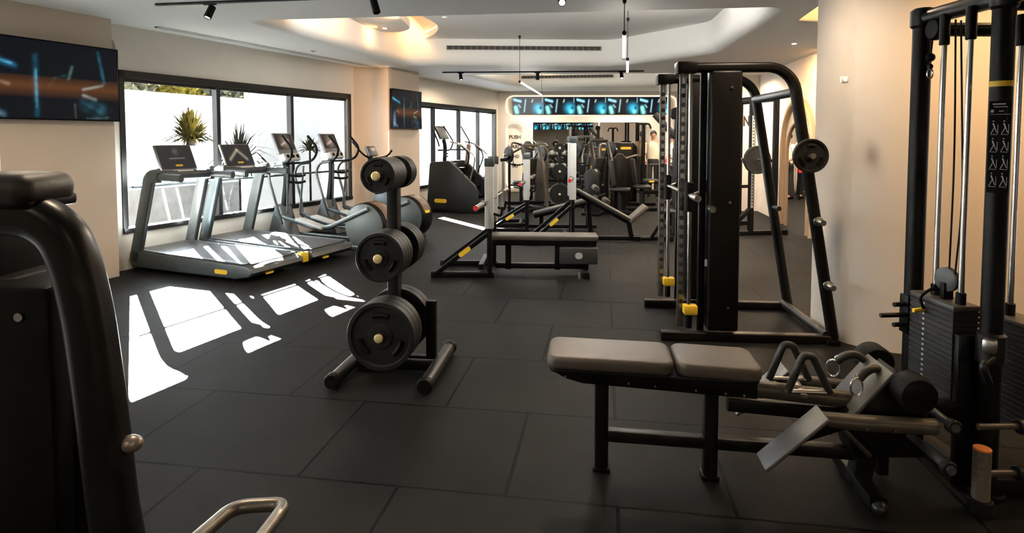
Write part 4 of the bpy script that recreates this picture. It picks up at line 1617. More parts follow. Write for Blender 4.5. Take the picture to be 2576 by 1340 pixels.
Mr = Matrix.Rotation(R(9), 4, 'Z')
for s in (-1, 1):
    put_plate(.225, .055, Vector((3.78, 10.2, 1.24)) + Mr @ Vector((0, s * .74, 0)), Mr @ Vector((0, 1, 0)),
              f'large plate on the {"camera-side" if s < 0 else "far"} end of the racked barbell', 'plates on the racked barbell', False)

# ================================================================== PULLEY TOWER left of the smith machine
t = thing('lat_pulldown', 'dark pulley column with a slanted padded arm left of the smith machine', 'pulley machine', (2.67, 9.62, 0), R(-4))
MB().beam((0, 0, .04), (0, 0, 2.02), .11, .12, up=(0, 1, 0)).build('column', M_FRAME, t)
MB().cyl((-.02, -.09, 1.98), (-.02, .09, 1.98), .10, seg=24).build('pulley', M_BLACKM, t)
MB().bpath([(-.03, -.0, 1.60), (-.37, 0, 1.97)], .10, .10, up=(0, 1, 0), r=.03).build('slanted_arm', M_PADB, t)
MB().beam((-.02, 0, .04), (.35, 0, .04), .10, .08).build('base_beam', M_BLACK, t)
MB().beam((0, .0, .04), (0, .9, .04), .08, .07).build('base_beam', M_BLACK, t)
MB().beam((0, .62, .42), (0, .05, .42), .08, .07).build('seat_beam', M_BLACK, t)
MB().box((0, .75, .50), (.34, .42, .07), None, .022, 4).build('seat', M_PADB, t)
MB().beam((0, .62, .04), (0, .62, .45), .07, .07, up=(0, 1, 0)).build('seat_post', M_BLACK, t)
MB().box((.06, .2, .75), (.16, .26, 1.35), None, .02).build('stack_cover', M_BROWNB, t)


# ================================================================== SELECTORISED MACHINES IN THE FAR HALF
def tower_machine(loc, rz, label, h, w, seat=True, m=None, arms=True):
    t = thing('strength_machine', label, 'gym machine', loc, rz, 'strength machines in the far half')
    m = m or M_BROWNB
    MB().prism([(-w / 2, .05), (w / 2, .05), (w / 2, h - .10), (w / 2 - .09, h), (-w / 2 + .09, h), (-w / 2, h - .10)], (0, .30, 0), (0, 0, 0), (1, 0, 0), (0, 0, 1), bev=.02).build('stack_cover', m, t)
    MB().box((0, .15, .03), (w + .08, .42, .06), None, .01).build('base', M_BLACK, t)
    badge(t, (.03, -.004, h - .13), (1, 0, 0), (0, 0, 1), w * .42, .06)
    if arms:
        MB().tube([(-w / 2, .1, h - .1), (-w / 2 - .3, -.05, h - .02), (-w / 2 - .34, -.35, h - .25), (-w / 2 - .3, -.5, .9)], .026, .12, 8).build('lever_arm', M_TAUPEM, t)
        MB().tube([(-w / 2 - .3, -.5, .9), (-w / 2 - .12, -.55, .92)], .02, 0, 8).build('hand_grip', M_BLACKM, t)
    if seat:
        MB().box((-w / 2 - .38, -.1, .52), (.36, .36, .07), None, .022, 3).build('seat', M_PADB, t)
        MB().box((-w / 2 - .20, -.1, .86), (.07, .32, .55), Matrix.Rotation(.12, 4, 'Y'), .022, 3).build('backrest', M_PADB, t)
        MB().beam((-w / 2 - .36, -.1, .04), (-w / 2 - .36, -.1, .50), .07, .07, up=(0, 1, 0)).build('seat_post', M_FRAME, t)
        MB().beam((-w / 2 - .7, -.1, .035), (0, -.1, .035), .08, .07).build('base_beam', M_BLACK, t)
    return t


tower_machine((2.68, 14.2, 0), R(-3), 'tall dark machine cover with a yellow badge before the mirror', 1.47, .60)
tower_machine((.72, 14.4, 0), R(8), 'taupe machine tower left of the far plate tree', 1.40, .34, True, M_TAUPEM)
tower_machine((2.30, 15.1, 0), R(-14), 'slim machine tower between the far plate tree and the tall dark cover', 1.42, .30, True, M_FRAME)
tower_machine((.42, 15.3, 0), R(5), 'dark machine tower left of the dumbbell rack', 1.50, .26, False, M_FRAME)
tower_machine((2.32, 12.9, 0), R(175), 'dark machine with lever arms left of the tall dark cover', 1.25, .26, True, M_BROWNB)
tower_machine((1.72, 12.4, 0), R(160), 'low machine with black pads in front of the far plate tree', .95, .30, True, M_FRAME, False)



def lever_machine(loc, rz, label, h=1.62, col=None):
    t = thing('lever_machine', label, 'gym machine', loc, rz, 'plate loaded machines in the far half')
    col = col or M_FRAME
    for s in (-1, 1):
        MB().bpath([(-.45, s * .28, .04), (.40, s * .28, .04)], .07, .07, r=.012).build('base_rail', M_BLACK, t)
        MB().bpath([(.32, s * .26, .05), (.22, s * .22, h * .7), (.02, s * .20, h)], .06, .07, up=(0, 1, 0), fil=.15).build('upright', col, t)
        MB().tube([(.04, s * .22, h - .05), (-.22, s * .34, h - .18), (-.40, s * .32, 1.05), (-.46, s * .20, 1.0)], .022, .10, 8).build('lever_arm', M_TAUPEM, t)
        MB().cyl((-.46, s * .22, 1.0), (-.46, s * .08, .99), .019, seg=10).build('hand_grip', M_BLACKM, t)
        MB().cyl((-.16, s * .36, h - .2), (-.16, s * .56, h - .2), .024, seg=10).build('plate_horn', M_STEEL, t)
        MB().lathe([(.03, 0), (.17, 0), (.18, .01), (.18, .045), (.17, .055), (.03, .055)], (-.16, s * .40, h - .2), (0, s, 0), 28).build('loaded_plate', M_RUBBER, t)
    MB().beam((.03, -.2, h), (.03, .2, h), .06, .06).build('top_tube', col, t)
    MB().beam((.33, -.28, .05), (.33, .28, .05), .07, .07).build('cross_tube', M_BLACK, t)
    MB().box((-.22, 0, .50), (.36, .36, .07), None, .022, 3).build('seat', M_PADB, t)
    MB().beam((-.2, 0, .04), (-.16, 0, .48), .07, .07, up=(0, 1, 0)).build('seat_post', M_BLACK, t)
    MB().box((.0, 0, .85), (.08, .32, .60), Matrix.Rotation(.15, 4, 'Y'), .022, 3).build('backrest', M_PADB, t)
    badge(t, (.23, -.30, .9), (0, 0, 1), (1, 0, 0), .14, .035)
    return t


lever_machine((1.95, 13.45, 0), R(-70), 'plate loaded press machine between the far plate tree and the tall dark cover', 1.52)
lever_machine((2.02, 16.55, 0), R(-115), 'plate loaded machine close to the mirror, right of the dumbbell rack', 1.62, M_TAUPEM)
lever_machine((.38, 13.0, 0), R(-60), 'plate loaded machine left of the far plate tree, behind the decline bench', 1.42, M_TAUPEM)
# slim cable post with hooks, post at the left
t = thing('cable_post', 'tall dark cable post with hooks beside the two people', 'cable machine', (3.08, 14.0, 0))
MB().beam((0, 0, 0.03), (0, 0, 1.93), .075, .10, up=(0, 1, 0)).build('post', M_BLACK, t)
MB().beam((-.3, 0, .03), (.3, 0, .03), .07, .06).build('foot', M_BLACK, t)
for s in (-1, 1):
    MB().tube([(0, 0, 1.90), (s * .13, -.02, 1.92), (s * .17, -.04, 1.80)], .022, .05, 8).build('hook_arm', M_BLACKM, t)
MB().cyl((.10, .02, .1), (.10, .02, 1.85), .011, seg=8).build('guide_rod', M_STEEL, t)
t = thing('bench_post', 'tall brown post with a black crosshead, left of the bench stations', 'rack post', (-.09, 11.2, 0))
MB().beam((.04, 0, .03), (.04, 0, 1.24), .05, .06, up=(0, 1, 0)).build('post', M_BROWNB, t)
MB().beam((-.08, .02, .03), (-.08, .02, 1.14), .06, .06, up=(0, 1, 0)).build('steel_post', M_STEEL, t)
MB().bpath([(-.13, 0, 1.17), (.0, 0, 1.18), (.07, 0, 1.25)], .06, .06, fil=.04).build('crosshead', M_BLACKM, t)
MB().beam((-.4, 0, .03), (.4, 0, .03), .08, .06).build('foot', M_BLACK, t)
MB().tube([(.06, 0, .70), (.22, 0, .70), (.36, 0, .55), (.38, 0, .42)], .016, .10, 8).build('bent_handle', M_BLACKM, t)


# dark bench machine before the two people
t = thing('ab_machine', 'low black machine with pads in front of the two people', 'gym machine', (3.45, 13.6, 0), R(-4))
MB().beam((-.5, 0, .35), (.35, 0, .35), .09, .10).build('main_beam', M_BLACK, t)
for x in (-.45, .3):
    MB().beam((x, 0, 0), (x, 0, .38), .08, .08, up=(0, 1, 0)).build('leg', M_BLACK, t)
MB().box((-.28, 0, .60), (.34, .30, .09), None, .025, 3).build('seat', M_PADB, t)
MB().beam((-.28, 0, .36), (-.28, 0, .58), .06, .06, up=(0, 1, 0)).build('seat_post', M_BLACK, t)
MB().box((.02, 0, .80), (.12, .32, .40), Matrix.Rotation(.1, 4, 'Y'), .03, 3).build('backrest', M_PADB, t)
MB().beam((.04, .0, .36), (.04, 0, .75), .06, .06, up=(0, 1, 0)).build('back_post', M_BLACK, t)
MB().tube([(-.35, -.2, .98), (.05, -.22, 1.0), (.30, -.2, .9)], .022, .08, 8).build('arm_rest', M_TAUPEM, t)
MB().cyl((.30, -.22, .70), (.30, .22, .70), .065, seg=16, bev=.01).build('roller', M_PADB, t)
MB().beam((.30, 0, .36), (.30, 0, .70), .05, .05, up=(0, 1, 0)).build('roller_post', M_BLACK, t)
badge(t, (-.28, -.155, .60), (1, 0, 0), (0, 0, 1), .12, .04)
# squat dumbbell rack with a few dumbbells, left of centre
t = thing('dumbbell_rack', 'two-tier rack of pale dumbbells left of the far plate tree', 'dumbbell rack', (1.02, 16.45, 0), 0)
for x in (-.5, .5):
    MB().bpath([(x, .15, .04), (x, .10, 1.20)], .06, .07, up=(0, 1, 0)).build('side_frame', M_BLACK, t)
    MB().beam((x, -.25, .03), (x, .3, .03), .07, .06).build('foot', M_BLACK, t)
for z, y in ((.75, -.04), (1.10, .02)):
    MB().box((0, y, z), (1.0, .26, .03), Matrix.Rotation(-.2, 4, 'X'), .004).build('shelf', M_TAUPEM, t)


def dumbbell(loc, lab):
    d = thing('dumbbell', lab, 'dumbbell', loc, 0, 'dumbbells on the far rack')
    MB().cyl((0, -.07, 0), (0, .07, 0), .016, seg=10).build('handle', M_STEEL, d)
    for s in (-1, 1):
        MB().cyl((0, s * .06, 0), (0, s * .14, 0), .058, seg=16, bev=.012).build('head', M_RUBBER if s > 0 else M_GREYL, d)
    return d


for zi, (z, y) in enumerate(((.835, -.04), (1.185, .02))):
    for k in range(6):
        dumbbell((1.02 - .42 + .165 * k, 16.45 + y, z), f'pale-ended dumbbell, {["first", "second", "third", "fourth", "fifth", "sixth"][k]} from the left on the {["lower", "upper"][zi]} tier of the far rack')

# ================================================================== LOW ROW BENCH (local x towards the cable machine, y away)
BL, BRZ = Vector((.46, 2.80, 0)), -R(7.6)
t = thing('low_row_bench', 'low row bench with a two-piece taupe pad and angled grey foot plates, in the foreground', 'weight bench', BL, BRZ)
PW = .30


def bench_pad(x0, x1, z0, z1, name):
    b = MB()
    L = x1 - x0
    o = Vector((x0, -PW / 2, z0))
    b.prism(rrect(L, PW, .055, 5), (0, 0, .062), (x0 + L / 2, 0, z0 - .062), (1, 0, (z1 - z0) / L), (0, 1, 0), bev=.020, seg=4)
    return b.build(name, M_PAD, t, ang=50)


bench_pad(-.285, .292, .592, .586, 'back_pad')
bench_pad(.300, .675, .585, .575, 'seat_pad')
MB().prism([(-.275, .515), (.66, .505), (.66, .425), (.40, .435), (-.12, .455), (-.20, .475)], (0, .20, 0), (0, -.10, 0), (1, 0, 0), (0, 0, 1), bev=.01).build('pad_carrier', M_BLACK, t)
bp_ = MB().prism(rrect(.94, PW - .01, .05, 4), (0, 0, .02), (.195, 0, .512), (1, 0, -.012), (0, 1, 0), bev=.006).build('base_board', M_BLACKM, t)
for x in (-.03, .475):
    MB().beam((x, 0, 0.012), (x, 0, .47), .075, .065, up=(1, 0, 0), r=.015).build('leg', M_BLACK, t)
    MB().box((x, 0, .012), (.082, .074, .024), None, .006).build('foot_cap', M_BLACKM, t)
MB().beam((-.03, 0, .175), (1.15, 0, .165), .05, .055).build('lower_rail', M_BROWNB, t)
MB().bpath([(.50, 0, .44), (.64, 0, .44), (1.40, 0, .385)], .072, .075, r=.034).build('main_beam', M_TAUPEM, t)
MB().beam((.55, .0, .36), (1.15, 0, .335), .05, .06).build('support_beam', M_BROWNB, t)
for x, z in ((-.20, .487), (.09, .470), (.21, .463), (.39, .455), (.52, .447), (.60, .443)):
    MB().cyl((x, -.099, z), (x, -.104, z), .005, seg=8).build('bolt', M_STEEL, t)
for s in (-1, 1):
    y = s * .25
    c = Vector((.76, y, .335))
    d = Vector((.72, 0, .69)).normalized()
    n = Vector((-d.z, 0, d.x))
    M = Matrix.Identity(4)
    for i in range(3):
        M[i][0], M[i][1], M[i][2] = d[i], (0, 1, 0)[i], n[i]
    MB().box(c, (.335, .135, .016), M, .005).build('foot_plate', mat('checker_steel', (.115, .115, .115), .45, .3, .08, 30), t)
    MB().box(c - n * .02, (.30, .05, .03), M, .006).build('plate_backing', M_BLACK, t)
    MB().bpath([(.90, y * .8, .40), (1.02, y * .8, .395), (1.35, y * .7, .385)], .07, .062, r=.028).build('side_arm', M_TAUPEM, t)
    MB().beam((.80, y * .9, .34), (.96, y * .8, .39), .05, .05).build('plate_arm', M_BLACK, t)
    MB().cyl((.98, y * .7, .36), (1.12, y * .5, .22), .012, seg=10).build('strut', M_STEEL, t)
    for x in (1.06, 1.17):
        MB().cyl((x, y * .8 - .034, .385), (x, y * .8 - .040, .385), .006, seg=8).build('bolt', M_STEEL, t)
# angled pulley housing at the end of the bench
d = Vector((.62, 0, .78)).normalized()
n = Vector((-d.z, 0, d.x))
M = Matrix.Identity(4)
for i in range(3):
    M[i][0], M[i][1], M[i][2] = d[i], (0, 1, 0)[i], n[i]
MB().box((1.13, -.0, .475), (.27, .24, .018), M, .006).build('pulley_plate', mat('worn_grey_plate', (.085, .082, .075), .45, .3, .12, 30), t)
MB().prism([(1.02, .36), (1.24, .58), (1.36, .50), (1.36, .20), (1.08, .18)], (0, .17, 0), (0, -.085, 0), (1, 0, 0), (0, 0, 1), bev=.01).build('pulley_bracket', M_BLACK, t)
for y in (-.16, .20):
    MB().lathe([(.03, -.06), (.070, -.055), (.078, -.04), (.078, .04), (.070, .055), (.03, .06)], (1.27, y, .525), (0, 1, 0), 28).build('roller', mat('dark_roller', (.0035, .0033, .003), .6, 0, .1, 20, 0, 60, .1), t)
MB().cyl((1.27, -.2, .525), (1.27, .24, .525), .018, seg=10).build('roller_axle', M_STEEL, t)
MB().beam((1.13, 0, .02), (1.17, 0, .30), .08, .08, up=(0, 1, 0)).build('front_leg', M_BLACK, t)
MB().beam((1.13, -.20, .045), (1.13, .20, .045), .07, .06).build('front_foot', M_BLACK, t)
MB().ball((1.13, -.21, .035), .034).build('foot_end', M_FRAME, t)
MB().beam((1.28, 0, .385), (1.345, .0, .382), .07, .07).build('link_beam', M_BLACK, t)

Mb = Matrix.Translation(BL) @ Matrix.Rotation(BRZ, 4, 'Z')


def bloc(x, y, z):
    return Mb @ Vector((x, y, z))


# rowing handle: two padded loops on the beam
t = thing('row_handle', 'double-loop padded rowing handle lying on the bench beam', 'cable handle', bloc(.86, 0, .47), BRZ)
for y, dx in ((.075, -.03), (-.065, .01)):
    b = MB()
    b.tube([(dx - .075, y, -.015), (dx - .012, y, .155), (dx + .028, y, .155), (dx + .105, y, -.01)], .0165, .04, 12)
    b.build('grip_loop', mat('ribbed_rubber', (.012, .0115, .011), .42, 0, .1, 60, .3, 250), t)
    MB().cyl((dx - .075, y, -.012), (dx + .105, y, -.008), .011, seg=10).build('lower_bar', M_STEEL, t)
MB().beam((.0, -.09, -.02), (.02, .10, -.02), .03, .014).build('joining_plate', M_STEEL, t)


def strap_handle(p, rz, label):
    t = thing('strap_handle', label, 'cable handle', p, rz, 'handles hung on the pulley plate')
    ring = [(.028 * math.cos(a), 0, .04 * math.sin(a)) for a in [2 * math.pi * k / 18 for k in range(18)]]
    MB().sweep([Vector(q) + Vector((-.02, -.01, -.03)) for q in ring], circ(.005, 8), up=(0, 1, 0), closed=True).build('carabiner', M_CHROME, t)
    MB().tube([(-.005, 0, .0), (.03, 0, .035), (.075, .01, .045), (.11, .015, .02)], .019, .03, 10).build('grip', M_PADB, t)
    MB().sweep([Vector((.012 * math.cos(a) - .0, 0, .016 * math.sin(a) + .012)) for a in [2 * math.pi * k / 12 for k in range(12)]], circ(.004, 6), up=(0, 1, 0), closed=True).build('ring', M_CHROME, t)
    return t


strap_handle(bloc(1.10, -.06, .530), BRZ + .2, 'chrome carabiner with a black grip, nearer one on the pulley plate')
strap_handle(bloc(1.07, .10, .545), BRZ - .3, 'chrome carabiner with a black grip, farther one on the pulley plate')

# ================================================================== CABLE STATION at the right
t = thing('cable_station', 'tall black cable station with weight stacks and chrome rods at the right edge', 'cable machine', (2.1, 2.8, 0))
NP, FP = Vector((2.122, 2.60, 0)), Vector((2.085, 3.06, 0))
TZ = 2.20
Z = Vector((0, 0, 1))


def P_(name, mb, m, par=None, **k):
    return mb.build(name, m, par or t, world=True, **k)


for p in (NP, FP):
    P_('column', MB().cyl(p + Z * .02, p + Z * TZ, .043, seg=24), M_BLACK)
    P_('column_cap', MB().cyl(p + Z * (TZ - .05), p + Z * (TZ + .05), .055, seg=24, bev=.012), M_FRAME)
    P_('foot_plate', MB().cyl(p, p + Z * .03, .075, seg=24, bev=.008), M_BLACKM)
P_('top_beam', MB().tube([FP + Z * TZ, NP + Z * (TZ + .005), NP + Vector((.05, -.6, TZ + .01))], .040, 0, 16), M_FRAME)
P_('cross_beam', MB().tube([FP + Vector((.03, .02, TZ - .05)), FP + Vector((1.3, .05, TZ - .05))], .035, 0, 14), M_BLACK)
P_('cross_beam', MB().tube([NP + Vector((.02, 0, TZ - .02)), NP + Vector((1.2, .02, TZ - .02))], .035, 0, 14), M_BLACK)
P_('floor_beam', MB().beam(FP + Z * .05, NP + Z * .05, .08, .08), M_BLACK)
P_('floor_beam', MB().beam(NP + Z * .05, NP + Vector((1.2, 0, .05)), .08, .08), M_BLACK)


def stack(x0, x1, y0, y1, z0, z1, n, name='weight_stack'):
    core = P_(name, MB().box(((x0 + x1) / 2, (y0 + y1) / 2, (z0 + z1) / 2), (x1 - x0 - .012, y1 - y0 - .012, z1 - z0)), M_VENT)
    b = MB()
    h = (z1 - z0) / n
    for k in range(n):
        b.box(((x0 + x1) / 2, (y0 + y1) / 2, z0 + h * (k + .5)), (x1 - x0, y1 - y0, h * .80), None, .0018, 1)
    pl_ = P_('stack_plates', b, mat('stack_iron', (.016, .0155, .015), .45, .1, .1, 40), core)
    return core


s1_ = stack(2.010, 2.135, 2.680, 2.975, .30, .805, 20)
P_('stack_top', MB().box((2.0725, 2.8275, .818), (.128, .30, .026), None, .006), mat('stack_iron_top', (.06, .055, .05), .4), s1_)
b = MB()
for k in range(20):
    b.box((2.0085, 2.87, .313 + .02525 * k), (.003, .012, .010))
P_('weight_marks', b, M_PRINT, s1_)
P_('selector_pin', MB().cyl((2.012, 2.872, .762), (1.955, 2.87, .756), .011, seg=12, bev=.003), M_YEL, s1_)
P_('pin_cord', MB().tube([(2.0, 2.86, .77), (1.97, 2.85, .83), (2.03, 2.85, .87), (2.06, 2.84, .86)], .007, .03, 8), M_BLACKM, s1_)
s2_ = stack(2.40, 2.53, 2.68, 2.975, .20, .70, 20)
P_('stack_top', MB().box((2.465, 2.8275, .712), (.134, .30, .026), None, .006), mat('stack_iron_top', (.06, .055, .05), .4), s2_)
P_('stack_guard', MB().box((2.075, 2.655, .36), (.13, .03, .70), None, .006), M_BLACK)
for x, y, z0 in ((2.073, 2.72, .80), (2.073, 2.885, .80), (2.455, 2.90, .70), (2.455, 2.74, .70)):
    r_ = P_('guide_rod', MB().cyl((x, y, z0), (x, y, TZ - .12), .0125, seg=14), M_CHROME)
    P_('rod_socket', MB().cyl((x, y, TZ - .16), (x, y, TZ - .01), .022, seg=14, bev=.004), M_BLACK, r_)
    P_('rod_bushing', MB().cyl((x, y, z0 + .01), (x, y, z0 + .085), .021, seg=14, bev=.004), M_BLACKM, r_)
for pts in ([(2.073, 2.80, .95), (2.08, 2.80, 1.5), (2.075, 2.82, TZ - .05)], [(2.075, 2.765, .95), (2.09, 2.752, 1.3), (2.078, 2.79, TZ - .06)]):
    P_('cable', MB().tube(pts, .0042, .3, 8), M_BLACKM)
P_('pulley', MB().lathe([(.012, -.016), (.05, -.016), (.058, -.010), (.052, 0), (.058, .010), (.05, .016), (.012, .016)], (2.072, 2.81, .925), (1, .25, 0), 28),
   mat('grey_pulley', (.085, .09, .088), .42))
P_('pulley_fork', MB().box((2.072, 2.81, .865), (.05, .03, .09), None, .006), M_BLACK)
P_('top_pulley', MB().cyl((2.06, 2.96, TZ - .07), (2.10, 2.96, TZ - .07), .055, seg=24, bev=.01), M_BLACKM)
cb = P_('hanging_cable', MB().cyl((2.075, 2.98, 1.985), (2.075, 2.965, TZ - .08), .004, seg=8), M_BLACKM)
P_('cable_stop', MB().ball((2.075, 2.98, 1.995), .022), M_BLACKM, cb)
P_('cable_stop', MB().ball((2.075, 2.98, 1.950), .014), M_BLACKM, cb)
P_('carabiner', MB().sweep([Vector((2.075 + .014 * math.cos(a), 2.98, 1.915 + .026 * math.sin(a))) for a in [2 * math.pi * k / 16 for k in range(16)]], circ(.004, 6), up=(0, 1, 0), closed=True), M_CHROME, cb)
for dz, L, y in ((.05, .09, .0), (.0, .17, -.02), (-.055, .09, 0)):
    P_('storage_peg', MB().cyl(FP + Vector((-.03, y, .685 + dz)), FP + Vector((-.03 - L, y - .03, .69 + dz)), .012, seg=12, bev=.003), M_FRAME)
P_('peg_plate', MB().box(FP + Vector((-.035, 0, .685)), (.03, .07, .20), None, .006), M_BLACK)
cg = P_('carriage', MB().cyl(NP + Z * .60, NP + Z * .74, .056, seg=24, bev=.01), M_FRAME)
P_('carriage_knob', MB().tube([NP + Vector((-.03, -.05, .64)), NP + Vector((-.10, -.08, .62)), NP + Vector((-.06, -.07, .54))], .016, .03, 10), M_FRAME, cg)
P_('carriage_arm', MB().box(NP + Vector((-.045, -.05, .695)), (.05, .05, .06), .7, .01), M_STEEL, cg)
P_('yellow_ring', MB().cyl(NP + Z * 1.818, NP + Z * 1.842, .0440, seg=28), M_YEL)
# printed exercise chart on the near column
ch_n = Vector((-.63, -.775, 0)).normalized()
ch_u = Vector((.775, -.63, 0)).normalized()
chart = P_('instruction_chart', MB().prism([(-.037, 1.36), (.037, 1.36), (.037, 1.755), (-.037, 1.755)], ch_n * .004, NP + ch_n * .0415, ch_u, Z), M_BLACKM)
fg = MB()


def stroke(a, b_, w=.0028):
    o = NP + ch_n * .0462
    a, b_ = Vector(a), Vector(b_)
    fg.beam(o + ch_u * a.x + Z * a.y, o + ch_u * b_.x + Z * b_.y, w, .0012, up=ch_n, r=.0004)


stroke((-.026, 1.742), (.018, 1.742), .006)
stroke((-.022, 1.730), (.024, 1.730), .003)
stroke((-.032, 1.712), (-.022, 1.712), .012)
stroke((-.005, 1.712), (.012, 1.712), .003)
stroke((-.034, 1.698), (.034, 1.698), .0015)
for r_i in range(4):
    zb = 1.615 - .075 * r_i
    for cx in (-.019, .017):
        stroke((cx - .010, zb), (cx + .002, zb + .028))
        stroke((cx + .002, zb + .028), (cx + .010, zb + .004))
        stroke((cx + .002, zb + .028), (cx - .004, zb + .045), .005)
        stroke((cx - .004, zb + .052), (cx - .001, zb + .055), .006)
        stroke((cx - .012, zb - .003), (cx + .012, zb - .004), .002)
        stroke((cx + .013, zb), (cx + .013, zb + .04), .002)
P_('exercise_figures', fg, M_PRINT, chart)
# low grip bars and cross bars by the foot of the station
for (x1, y1, x2, y2, z) in ((1.755, 2.72, 1.715, 2.26, .30), (1.84, 2.72, 1.80, 2.36, .42)):
    g = P_('grip_bar', MB().cyl((x1, y1, z), (x2, y2, z), .0165, seg=14), mat('worn_grey_bar', (.055, .057, .06), .45, .3, .35, 40))
    for k in (.06, .26, .94):
        q = Vector((x1, y1, z)).lerp(Vector((x2, y2, z)), k)
        P_('clamp_ring', MB().cyl(q - Vector((0, .015, 0)), q + Vector((0, .015, 0)), .030, seg=18, bev=.004), M_FRAME, g)
for z, y in ((.36, 2.50), (.155, 2.50)):
    P_('cross_bar', MB().cyl((2.00, y, z), (2.75, y + .02, z), .014, seg=12), M_TAUPEM)
    P_('clamp_ring', MB().cyl((2.17, y, z), (2.20, y, z), .032, seg=18, bev=.004), M_FRAME)
P_('bar_mount', MB().beam((1.74, 2.74, .02), (1.74, 2.74, .32), .05, .05, up=(0, 1, 0)), M_BLACK)
P_('link_beam', MB().beam((1.86, 2.66, .37), (2.06, 2.68, .36), .07, .07), M_BLACK)

fr_ = thing('foam_roller', 'small tan textured roller standing on end by the cable station foot', 'roller', (1.99, 2.46, 0))
MB().cyl((0, 0, 0), (0, 0, .07), .046, seg=24, bev=.006).build('base_cup', M_BLACKM, fr_)
MB().cyl((0, 0, .06), (0, 0, .285), .033, seg=24, bev=.004).build('sleeve', M_TAN, fr_)
MB().cyl((0, 0, .279), (0, 0, .289), .0332, seg=24, bev=.002).build('orange_rim', M_ORANGE, fr_)

# ================================================================== LEFT FOREGROUND MACHINE
t = thing('selectorised_machine', 'dark machine with a thick bent tube frame filling the left foreground', 'gym machine', (-1.25, 1.45, 0))
YF = 1.35
pth = [at(x, y, YF) for x, y in [(-260, 535), (20, 533), (105, 548), (160, 590), (192, 665), (222, 790), (252, 1000), (288, 1300)]]
pth.append(Vector((pth[-1].x + .12, YF, .03)))
P_('bent_frame', MB().sweep(fillet(pth, .06, 5), rrect(.10, .085, .034, 5), up=(0, -1, 0)), mat('satin_black_tube', (.007, .0066, .006), .33, .1, .1, 10, 0, 60, .3), None, ang=50)
c_ = at(20, 474, YF + .02)
P_('head_pad', MB().box(c_, (.215, .17, .075), None, .034, 5), M_PADN)
c_ = at(20, 505, YF + .03)
P_('pad_base', MB().box(c_, (.22, .15, .03), None, .01), M_BLACKM)
a_, b_ = at(-140, 545, YF + .06), at(131, 722, YF + .22)
P_('tower_block', MB().box(((a_.x + b_.x) / 2, YF + .14, (a_.z + b_.z) / 2), (b_.x - a_.x, .16, a_.z - b_.z), None, .008), M_BLACKM)
a_, b_ = at(-60, 700, YF + .04), at(158, 738, YF + .19)
P_('ledge', MB().box(((a_.x + b_.x) / 2, YF + .12, (a_.z + b_.z) / 2), (b_.x - a_.x, .15, a_.z - b_.z), None, .006), M_FRAME)
a_, b_ = at(-140, 722, YF - .02), at(118, 722, YF - .02)
P_('stack_shroud', MB().box(((a_.x + b_.x) / 2, YF + .08, a_.z / 2), (b_.x - a_.x, .20, a_.z), None, .015), M_BLACKM)
poly = [at(x, y, YF + .10) for x, y in [(60, 735), (200, 735), (232, 1000), (268, 1300)]]
pl2 = [(p.x, p.z) for p in poly] + [(poly[-1].x + .1, .02), (poly[0].x, .02)]
P_('side_panel', MB().prism(pl2, (0, .12, 0), (0, YF + .05, 0), (1, 0, 0), (0, 0, 1)), M_BLACKM)
q = at(48, 797, YF - .022)
P_('panel_screw', MB().cyl(q, q - Vector((0, .004, 0)), .010, seg=14), M_STEEL)
q = at(300, 1115, YF)
lv = P_('lever', MB().cyl(q + Vector((-.02, 0, 0)), q + Vector((.03, -.0, 0)), .012, seg=12), M_STEEL)
P_('lever_knob', MB().ball(q + Vector((.028, 0, 0)), .021, 1.25, 1, .95, 3), mat('satin_knob', (.30, .25, .22), .35, .5), lv)
P_('base_foot', MB().box((-1.18, 1.46, .03), (.75, .5, .06), None, .015), M_BLACK)
# grab handle of the machine's seat, bottom of the view
YH = 1.20
hp = [at(500, 1350, YH - .06), at(588, 1274, YH + .05), at(722, 1266, YH + .06), at(660, 1348, YH - .06)]
hp = [hp[0] + (hp[0] - hp[1]) * 1.2] + hp[:3] + [hp[3], hp[3] + (hp[3] - hp[2]) * 1.2]
hp = [hp[0], hp[2], hp[3], hp[5]]
g = P_('grab_handle', MB().tube(hp, .0145, .035, 14, n=8), mat('worn_steel_tube', (.19, .175, .145), .36, .7, .15, 40))
e0, e1 = hp[0], hp[3]
P_('handle_mount', MB().beam(e0 + Vector((-.05, 0, -.01)), e1 + Vector((.05, 0, -.01)), .06, .05), M_BLACK, g)
m_ = (e0 + e1) / 2
P_('handle_arm', MB().bpath([m_ + Vector((0, 0, -.02)), Vector((m_.x - .1, m_.y + .0, .06)), Vector((-1.0, 1.35, .05))], .06, .06, r=.015, fil=.08), M_BLACK)


